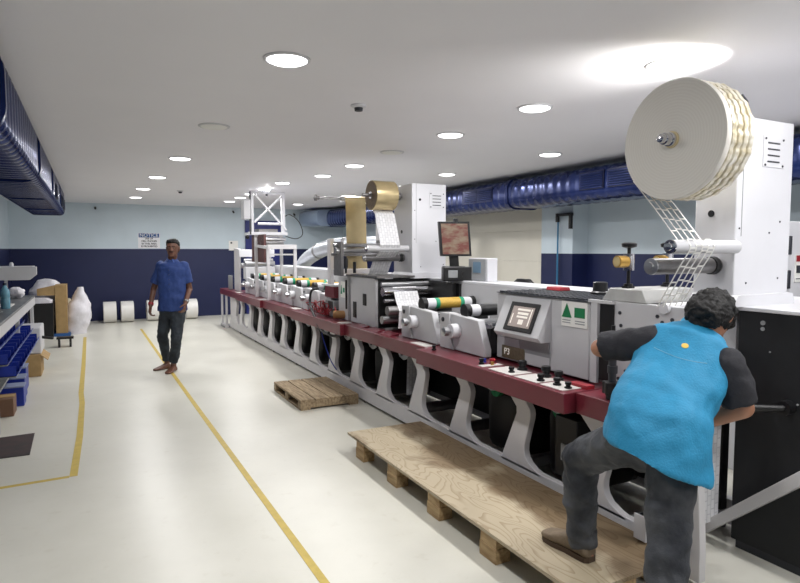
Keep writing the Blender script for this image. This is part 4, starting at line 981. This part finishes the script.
def upright(u): return (.80 + .25*math.sin(PI*min(1, u*1.3))) * (1 if u < .55 else max(.2, 1-((u-.55)/.47)**1.3*.75))
sack('plastic_sack', (-.27, 12.65, 0), (.21, .20, .86), 'tall upright white woven sack at the head of the left yellow tape', 'sack', prof=upright, tilt=.09, sc=7, amp=.03)
M_clear = mat('yellowed_plastic', (206, 196, 170), .35, 0, .2, 12, .5, 30)
sack('plastic_sack', (-.40, 13.1, 0), (.14, .14, .62), 'yellowish clear plastic sack squeezed between box and white sack', 'sack', m=M_clear, amp=.04)

# ------------------------------------------------------------------ people
CT, ST = math.cos(math.radians(27.268)), math.sin(math.radians(27.268))
CP, SP = math.cos(math.radians(3.9567)), math.sin(math.radians(3.9567))
FW = Vector((ST*CP, CT*CP, -SP)); RT = Vector((CT, -ST, 0)); UPV = RT.cross(FW)
def at(px, py, d):
    return Vector((0, 0, 1.55)) + (FW*600 + RT*(px-400) - UPV*(py-291.5)) * (d/600.0)
def ering(c, s_, f_, a, b_, n=20, p=2.3):
    out = []
    for j in range(n):
        t_ = 2*PI*j/n; ct, st = math.cos(t_), math.sin(t_)
        out.append(c + s_*a*math.copysign(abs(ct)**(2/p), ct) + f_*b_*math.copysign(abs(st)**(2/p), st))
    return out
def eloft(mb, secs, n=20):
    # secs: (center, side, fwd, a, b)
    # interpolate smoothly
    out = []
    for i in range(len(secs)-1):
        for k in range(4):
            u = k/4; uu = u
            c = secs[i][0].lerp(secs[i+1][0], uu); s_ = secs[i][1].lerp(secs[i+1][1], uu).normalized(); f_ = secs[i][2].lerp(secs[i+1][2], uu).normalized()
            w = u*u*(3-2*u); a = secs[i][3]*(1-w)+secs[i+1][3]*w; b_ = secs[i][4]*(1-w)+secs[i+1][4]*w
            out.append(ering(c, s_, f_, a, b_, n))
    l = secs[-1]; out.append(ering(l[0], l[1], l[2], l[3], l[4], n))
    return mb.loft(out)
def hand(mb, wrist, d, nrm, side_thumb, curl=.5, L=.185, sc=1.0):
    """d: direction of hand, nrm: palm normal (fingers curl toward it), side_thumb: unit vector toward the thumb"""
    d = d.normalized(); nrm = (nrm - d*nrm.dot(d)).normalized(); st = d.cross(nrm)
    if st.dot(side_thumb) < 0: st = -st
    pl = .095*sc
    eloft(mb, [(wrist, st, nrm, .026*sc, .019*sc), (wrist+d*pl*.35, st, nrm, .036*sc, .017*sc), (wrist+d*pl*.8, st, nrm, .041*sc, .014*sc), (wrist+d*pl, st, nrm, .039*sc, .012*sc)], 14)
    for k, (off, ln) in enumerate([(.030, .072), (.010, .080), (-.010, .075), (-.029, .060)]):
        p = wrist + d*pl*.9 + st*off*sc; dd = (d + st*off*2.0).normalized(); ang = curl*(.9+.08*k)
        for q, fr in enumerate((.45, .30, .25)):
            ax = dd.cross(nrm).normalized(); rot = Matrix.Rotation(-ang*(1, 1.2, .8)[q], 3, ax)
            cand = rot @ dd
            if cand.dot(nrm) < dd.dot(nrm): cand = Matrix.Rotation(ang*(1, 1.2, .8)[q], 3, ax) @ dd
            dd = cand.normalized(); p2 = p + dd*ln*fr*sc*1.1
            mb.capsule(p, p2, (.0095-.0009*q)*sc, (.0088-.0009*q)*sc, 8, 2); p = p2
    p = wrist + d*pl*.25 + st*.026*sc; dd = (d*.75 + st*.65 + nrm*.25).normalized()
    mb.capsule(p, p+dd*.040*sc, .013*sc, .011*sc, 8, 2); p = p+dd*.040*sc; dd = (dd + nrm*.4*(.5+curl) + d*.35).normalized()
    mb.capsule(p, p+dd*.030*sc, .0105*sc, .0095*sc, 8, 2); p = p+dd*.030*sc
    mb.capsule(p, p+dd*.022*sc, .0095*sc, .008*sc, 8, 2)
def head(mb, c, s_, f_, u_, neck_base):
    S_ = [(-.112, .024, .026, .060), (-.095, .044, .044, .045), (-.06, .060, .076, .018), (-.02, .068, .090, .004), (.02, .073, .095, -.002), (.06, .070, .088, -.006), (.09, .052, .066, -.008), (.108, .026, .034, -.008)]
    eloft(mb, [(c+u_*a+f_*o, s_, f_, w, dd) for a, w, dd, o in S_], 24)
    mb.capsule(c+f_*.090+u_*.012, c+f_*.108-u_*.028, .009, .014)      # nose
    mb.capsule(c+f_*.100-u_*.032-s_*.012, c+f_*.100-u_*.032+s_*.012, .008)
    mb.capsule(c+f_*.088-u_*.058-s_*.018, c+f_*.088-u_*.058+s_*.018, .010)      # lips
    mb.capsule(c+f_*.080+u_*.026-s_*.04, c+f_*.080+u_*.026+s_*.04, .013)      # brow ridge
    for sg in (-1, 1):
        mb.capsule(c+s_*sg*.072-f_*.005+u_*.012, c+s_*sg*.074-f_*.012-u_*.028, .013, .009)   # ears
        mb.capsule(c+s_*sg*.079-f_*.018+u_*.016, c+s_*sg*.080-f_*.016-u_*.012, .009, .007)
    mb.capsule(neck_base, c - u_*.05 - f_*.012, .060, .055)
def face_parts(root, c, s_, f_, u_, M_h, mustache=True):
    M_eye = mat('eye_white', (110, 98, 90), .4); M_iris = mat('iris_dark', (30, 20, 16), .3); M_lip = mat('lip_brown', (112, 62, 56), .5)
    for sg in (-1, 1):
        e = MB().sphere(c+s_*sg*.030+f_*.0815+u_*.004, .0105, 12, 8).build('eye', M_eye, root)
        MB().sphere(c+s_*sg*.030+f_*.0885+u_*.004, .0058, 10, 6).build('iris', M_iris, e)
        MB().capsule(c+s_*sg*.014+f_*.0945+u_*.026, c+s_*sg*.046+f_*.082+u_*.028, .0045, .003, 8, 2).build('eyebrow', M_h, root)
    MB().capsule(c+f_*.0955-u_*.060-s_*.016, c+f_*.0955-u_*.060+s_*.016, .0045, None, 8, 2).build('lips', M_lip, root)
    if mustache: MB().capsule(c+f_*.0985-u_*.046-s_*.022, c+f_*.0985-u_*.046+s_*.022, .006, None, 8, 2).build('moustache', M_h, root)
def foot(mb, ankle, toe_dir, L=.25, sole_z=0.0, w=.045, h=.07):
    td = Vector((toe_dir[0], toe_dir[1], 0)).normalized(); sd = Vector((-td.y, td.x, 0)); up = Vector((0, 0, 1))
    heel = Vector((ankle.x, ankle.y, sole_z)) - td*.055
    secs = []
    for u, ww, hh in [(0, .6, .50), (.06, .78, .75), (.18, .85, 1.05), (.34, .82, 1.05), (.5, .88, .80), (.7, 1.05, .55), (.85, 1.0, .42), (.95, .8, .34), (1.0, .45, .22)]:
        c = heel + td*L*u + up*(h*hh/2); secs.append((c, sd, up, w*ww, h*hh/2))
    out = [ering(c, s_, f_, a, b_, 16, 3.0) for c, s_, f_, a, b_ in secs]
    mb.loft(out)
M_skin = mat('brown_skin', (104, 68, 52), .5, 0, .1, 15)
M_skin2 = mat('tan_skin', (172, 122, 96), .5, 0, .08, 15)
M_hair = mat('black_hair', (14, 12, 12), .7, 0, .3, 40, .4, 90)

# ---- walking man in blue shirt (depth about 7.7 m)
D = 7.69
J = dict(
  hipc=at(172.5, 304, D), chest=at(172.5, 276, D), neck=at(172, 260.5, D), head=at(172.8, 248.3, D-.03),
  shL=at(161.0, 266, D-.0), elL=at(153.5, 290, D+.05), wrL=at(150.5, 306, D-.05),
  shR=at(184.0, 266, D), elR=at(189.5, 289, D+.06), wrR=at(185.5, 303, D-.10),
  hiL=at(167.5, 310, D), knL=at(162.5, 336, D-.02), anL=at(167.0, 359.5, D+.15),
  hiR=at(178.0, 310, D), knR=at(176.5, 339, D-.12), anR=at(173.5, 362.5, D-.02))
fw = Vector((-ST*.9, -CT, 0)).normalized(); sd = Vector((-fw.y, fw.x, 0))      # sd = image right
if sd.dot(RT) < 0: sd = -sd
up = Vector((0, 0, 1))
anL = J['anL']; anR = J['anR']
p1 = thing('person', 'barefoot man in blue shirt and dark jeans walking along the yellow line', 'person', (J['hipc'].x, J['hipc'].y, 0))
mb = MB()
hf = (fw + sd*.12).normalized(); hs = Vector((-hf.y, hf.x, 0)); hs = hs if hs.dot(sd) > 0 else -hs
head(mb, J['head'], hs, hf, up, J['neck'] - up*.02)
eloft(mb, [(J['hipc']-up*.10, sd, fw, .13, .09), (J['hipc'], sd, fw, .155, .10), (J['hipc']+up*.14, sd, fw, .135, .09), (J['chest'], sd, fw, .165, .10), (J['chest']+up*.12, sd, fw, .17, .09), (J['neck']-up*.03, sd, fw, .10, .07), (J['neck'], sd, fw, .06, .055)])
for s_ in 'LR':
    mb.capsule(J['sh'+s_], J['el'+s_], .046, .038); mb.capsule(J['el'+s_], J['wr'+s_], .037, .026)
    mb.capsule(J['hi'+s_], J['kn'+s_], .080, .052); mb.capsule(J['kn'+s_], J['an'+s_], .052, .036)
foot(mb, anL, (fw - sd*.75), .25, .004, .044, .07); foot(mb, anR, (fw - sd*.1), .25, .003, .044, .07)
for s_, an in (('L', anL), ('R', anR)): mb.capsule(an, Vector((an.x, an.y, .05)), .036, .034)
hand(mb, J['wrL'], (J['wrL']-J['elL']).normalized()*.8 - up*.4, sd, fw, .55, sc=1.0)
hand(mb, J['wrR'], (J['wrR']-J['elR']).normalized()*.8 - up*.5, -sd, fw, .55, sc=1.0)
mb.build('body', M_skin, p1, remesh=.006, smoothit=2)
face_parts(p1, J['head'], hs, hf, up, M_hair)
hb = MB(); c = J['head']
eloft(hb, [(c+up*.015-hf*.035, hs, hf, .079, .072), (c+up*.05-hf*.022, hs, hf, .082, .085), (c+up*.075-hf*.006, hs, hf, .080, .098), (c+up*.10, hs, hf, .066, .085), (c+up*.122-hf*.002, hs, hf, .035, .05)], 24)
eloft(hb, [(c-up*.06-hf*.05, hs, hf, .055, .040), (c-up*.02-hf*.042, hs, hf, .074, .055), (c+up*.03-hf*.035, hs, hf, .079, .068)], 24)
hb.build('hair', M_hair, p1, remesh=.006, smoothit=1, disp=(.005, 45))
M_shirt = mat('blue_shirt', (36, 62, 122), .75, 0, .12, 30, .3, 60)
sb = MB()
eloft(sb, [(J['hipc']-up*.085, sd, fw, .185, .125), (J['hipc']+up*.03, sd, fw, .178, .122), (J['hipc']+up*.15, sd, fw, .168, .115), (J['chest'], sd, fw, .185, .122), (J['chest']+up*.09, sd, fw, .192, .115), (J['chest']+up*.15, sd, fw, .17, .10), (J['neck']-up*.015, sd, fw, .085, .078), (J['neck']+up*.01, sd, fw, .068, .066)])
for s_ in 'LR':
    d_ = (J['el'+s_]-J['sh'+s_]); e = J['sh'+s_] + d_*.72; sb.sphere(J['sh'+s_], .066); sb.cyl(J['sh'+s_], e, .064, .068, 20)
shirt = sb.build('shirt', M_shirt, p1, remesh=.008, smoothit=3, disp=(.010, 9))
cb = MB()
for sg in (-1, 1):
    a = J['neck'] + fw*.055 + up*.02; cb.loft([[J['neck']+sd*sg*.065+up*.035, J['neck']+sd*sg*.075+up*.0, J['neck']+sd*sg*.070+up*.0+fw*.01, J['neck']+sd*sg*.060+up*.035+fw*.01],
        [a+up*.0+sd*sg*.02, a-up*.05+sd*sg*.05, a-up*.05+sd*sg*.05+fw*.03, a+sd*sg*.02+fw*.02]])
cb.build('collar', mat('shirt_collar', (44, 74, 138), .7), shirt)
pk = MB(); 
for k in range(6):
    q = J['chest'] + up*(.08-k*.06) + fw*.135; pk.sphere(q, .006, 8, 5)
pk.build('buttons', M_dark, shirt)
M_jean = mat('dark_jeans', (26, 31, 38), .8, 0, 0, 9, .3, 80, rgb2=(42, 50, 58))
jb = MB()
eloft(jb, [(J['hipc']+up*.01, sd, fw, .160, .110), (J['hipc']-up*.10, sd, fw, .170, .115), (J['hipc']-up*.17, sd, fw, .15, .10)])
for s_ in 'LR':
    e = J['kn'+s_].lerp(J['an'+s_], .98)
    jb.cyl(J['hi'+s_], J['kn'+s_], .094, .068, 24); jb.sphere(J['hi'+s_], .092); jb.sphere(J['kn'+s_], .068); jb.cyl(J['kn'+s_], e, .068, .054, 24)
jb.build('jeans', M_jean, p1, remesh=.008, smoothit=3, disp=(.010, 14))
wb = MB(); w_ = J['wrL'].lerp(J['elL'], .06); dd = (J['elL']-J['wrL']).normalized(); wb.cyl(w_, w_+dd*.03, .033, .034, 16); wb.build('red_wristband', M_red, p1)
wb = MB(); w_ = J['wrR'].lerp(J['elR'], .06); dd = (J['elR']-J['wrR']).normalized(); wb.cyl(w_, w_+dd*.025, .033, .034, 16); wb.build('wristwatch', M_steel2, p1)

# ---- bent worker in turquoise shirt
J = dict(
  hipc=at(655, 432, 2.30), waist=at(662, 402, 2.34), chest=at(678, 372, 2.42), upch=at(688, 348, 2.46), neck=at(699, 331, 2.50), head=at(709, 319, 2.49),
  shL=at(649, 342, 2.50), elL=at(600, 348, 2.66), wrL=at(606, 352, 2.90),
  shR=at(727, 366, 2.33), elR=at(743, 408, 2.32), wrR=at(699, 424, 2.50),
  hiL=at(636, 437, 2.36), knL=at(580, 458, 2.66), anL=at(582, 543, 2.74),
  hiR=at(672, 440, 2.22), knR=at(668, 538, 2.16), anR=at(668, 640, 2.08))
p2 = thing('person', 'worker in turquoise shirt bending over the press with one foot on the platform', 'person', (J['hipc'].x, J['hipc'].y, 0))
up = Vector((0, 0, 1))
spine = (J['neck']-J['hipc']).normalized()
sd2 = (J['shR']-J['shL']); sd2 = (sd2 - spine*sd2.dot(spine)).normalized(); fw2 = spine.cross(sd2); fw2 = fw2 if fw2.dot(FW) > 0 else -fw2
sdh = (J['hiR']-J['hiL']); sdh = (sdh - spine*sdh.dot(spine)).normalized(); fwh = spine.cross(sdh); fwh = fwh if fwh.dot(FW) > 0 else -fwh
hu = (spine*.55 + FW*.55 + RT*.45).normalized(); hf2 = (FW*.75 + RT*.55 - up*.75); hf2 = (hf2 - hu*hf2.dot(hu)).normalized(); hs2 = hu.cross(hf2).normalized(); hs2 = hs2 if hs2.dot(RT) > 0 else -hs2
mb = MB()
head(mb, J['head'], hs2, hf2, hu, J['neck'])
eloft(mb, [(J['hipc']-spine*.06, sdh, fwh, .13, .10), (J['hipc'], sdh, fwh, .155, .11), (J['waist'], sd2, fw2, .14, .10), (J['chest'], sd2, fw2, .16, .11), (J['upch'], sd2, fw2, .165, .095), (J['neck']-spine*.03, sd2, fw2, .09, .07), (J['neck'], sd2, fw2, .06, .055)])
for s_ in 'LR':
    mb.capsule(J['sh'+s_], J['el'+s_], .048, .040); mb.capsule(J['el'+s_], J['wr'+s_], .041, .028)
    mb.capsule(J['hi'+s_], J['kn'+s_], .085, .056); mb.capsule(J['kn'+s_], J['an'+s_], .054, .038)
tdL = at(557, 528, 2.85) - at(583, 560, 2.72)
foot(mb, J['anL'], tdL, .25, .165, .038, .06); foot(mb, J['anR'], FW, .25, .015, .038, .06)
hand(mb, J['wrL'], (Vector((2.40, 2.24, 1.07))-J['wrL']).normalized() + (J['wrL']-J['elL']).normalized()*.4, Vector((.5, -.6, 0)), up, .85)
hand(mb, J['wrR'], (J['wrR']-J['elR']).normalized(), FW*.5-up, FW, .6)
mb.build('body', M_skin2, p2, remesh=.006, smoothit=2)
face_parts(p2, J['head'], hs2, hf2, hu, M_hair, False)
hb = MB(); c = J['head']
eloft(hb, [(c-hu*.11-hf2*.052, hs2, hf2, .055, .045), (c-hu*.07-hf2*.05, hs2, hf2, .076, .062), (c-hu*.02-hf2*.038, hs2, hf2, .085, .080), (c+hu*.03-hf2*.025, hs2, hf2, .088, .092), (c+hu*.075-hf2*.008, hs2, hf2, .085, .104), (c+hu*.105, hs2, hf2, .066, .088), (c+hu*.13, hs2, hf2, .03, .05)], 24)
hb.build('hair', M_hair, p2, remesh=.005, smoothit=1, disp=(.012, 38))
M_cyan = mat('turquoise_polo', (34, 138, 182), .7, 0, .08, 20, .25, 120)
M_blk = mat('charcoal_sleeve', (38, 38, 44), .8, 0, .1, 30, .2, 90)
fwz = Vector((FW.x, FW.y, 0)).normalized(); hemc = at(655, 460, 2.25); hemc2 = at(656, 441, 2.265); hfw = (fwh*.5+fwz*.5).normalized(); hsd = (RT*.92 - Vector((0, 0, .36))).normalized()
sb = MB()
eloft(sb, [(hemc, hsd, fwz, .195, .205), (hemc2, hsd, fwz, .195, .200), (at(658, 422, 2.285), (hsd+sdh).normalized(), hfw, .19, .185), (J['waist']-FW*.01, sd2, fw2, .180, .150), (J['chest'], sd2, fw2, .188, .134), (J['upch'], sd2, fw2, .185, .115), (J['upch'].lerp(J['neck'], .6), sd2, fw2, .12, .085), (J['neck']-spine*.005, sd2, fw2, .078, .070), (J['neck']+spine*.02, sd2, fw2, .068, .064)])
for s_ in 'LR': sb.capsule(J['upch'], J['sh'+s_].lerp(J['upch'], .12), .075, .066)
shirt = sb.build('shirt', M_cyan, p2, remesh=.008, smoothit=4, disp=(.014, 7))
for s_ in 'LR':
    d_ = J['el'+s_]-J['sh'+s_]; e = J['sh'+s_] + d_*(.90 if s_ == 'L' else .90)
    q = MB(); q.sphere(J['sh'+s_], .070, 20, 12); q.cyl(J['sh'+s_], e, .068, .066, 24)
    q.build('sleeve', M_blk, shirt, remesh=.008, smoothit=3, disp=(.010, 12))
cb = MB(); rings = []
cb.lathe(J['neck']-spine*.01, spine*.8 + (J['head']-J['neck']).normalized()*.3, [(0, .078), (.02, .082), (.045, .072), (.046, .066), (.02, .07)], 28).build('collar', mat('collar_turquoise', (40, 165, 212), .65), shirt)
bp = J['upch'] - fw2*.120 + sd2*.005
def on_back(px, py):
    """hit the shirt from the camera side"""
    o = at(0, 0, 0); d_ = (at(px, py, 1.0) - o).normalized(); b0 = Vector(shirt['_base'])
    ok, loc, nr, idx = shirt.ray_cast(o - b0, d_)
    return (loc + b0, nr) if ok else (at(px, py, 2.3), -FW)
bpy.context.view_layer.update()
loc, nr = on_back(685, 346)
em = MB().cyl(loc, loc+nr*.003, .013, seg=20).build('round_badge', mat('badge_yellow', (226, 190, 90), .5), shirt)
qs = []
for k in range(12):
    l_, n_ = on_back(654 + 53*k/11, 347.5 + 16*(k/11) + 3*math.sin(PI*k/11)); qs.append(l_ + n_*.001)
MB().tube(qs, .0009, 5).build('back_seam', mat('seam_pale', (150, 200, 220), .6), shirt)
M_jean2 = mat('faded_grey_jeans', (84, 86, 90), .8, 0, 0, 7, .3, 80, rgb2=(40, 43, 50))
jb = MB()
eloft(jb, [(J['hipc']+spine*.02, sdh, fwh, .155, .11), (J['hipc']-spine*.05, sdh, fwh, .168, .12), (J['hipc']-spine*.12, sdh, fwh, .16, .12)])
for s_ in 'LR':
    e = J['kn'+s_].lerp(J['an'+s_], 1.0)
    jb.cyl(J['hi'+s_], J['kn'+s_], .094, .078, 28); jb.sphere(J['hi'+s_], .092); jb.sphere(J['kn'+s_], .080); jb.cyl(J['kn'+s_], e, .078, .062, 28)
jb.build('jeans', M_jean2, p2, remesh=.008, smoothit=3, disp=(.014, 12))
M_shoe = mat('brown_canvas_shoe', (132, 116, 96), .75, 0, .2, 25, .3, 80); M_sole = mat('brown_sole', (78, 62, 48), .7)
for an, td, z in ((J['anL'], tdL, .15), (J['anR'], FW, 0.0)):
    q = MB(); foot(q, an, td, .285, z+.018, .052, .085); sh_ = q.build('shoe', M_shoe, p2, remesh=.005, smoothit=1)
    q = MB(); td_ = Vector((td[0], td[1], 0)).normalized(); sd_ = Vector((-td_.y, td_.x, 0)); h_ = Vector((an.x, an.y, 0)) - td_*.06
    ol = [h_ + td_*.29*u + sd_*w for u, w in ((0, .02), (.05, .038), (.2, .042), (.45, .042), (.7, .052), (.88, .048), (.97, .03), (1, .01), (1, -.01), (.97, -.03), (.88, -.048), (.7, -.05), (.45, -.04), (.2, -.042), (.05, -.038), (0, -.02))]
    q.loft([[(p.x, p.y, z+.001) for p in ol], [(p.x, p.y, z+.024) for p in ol]]); q.build('sole', M_sole, sh_)

for o in COL.objects:
    if '_base' in o: del o['_base']
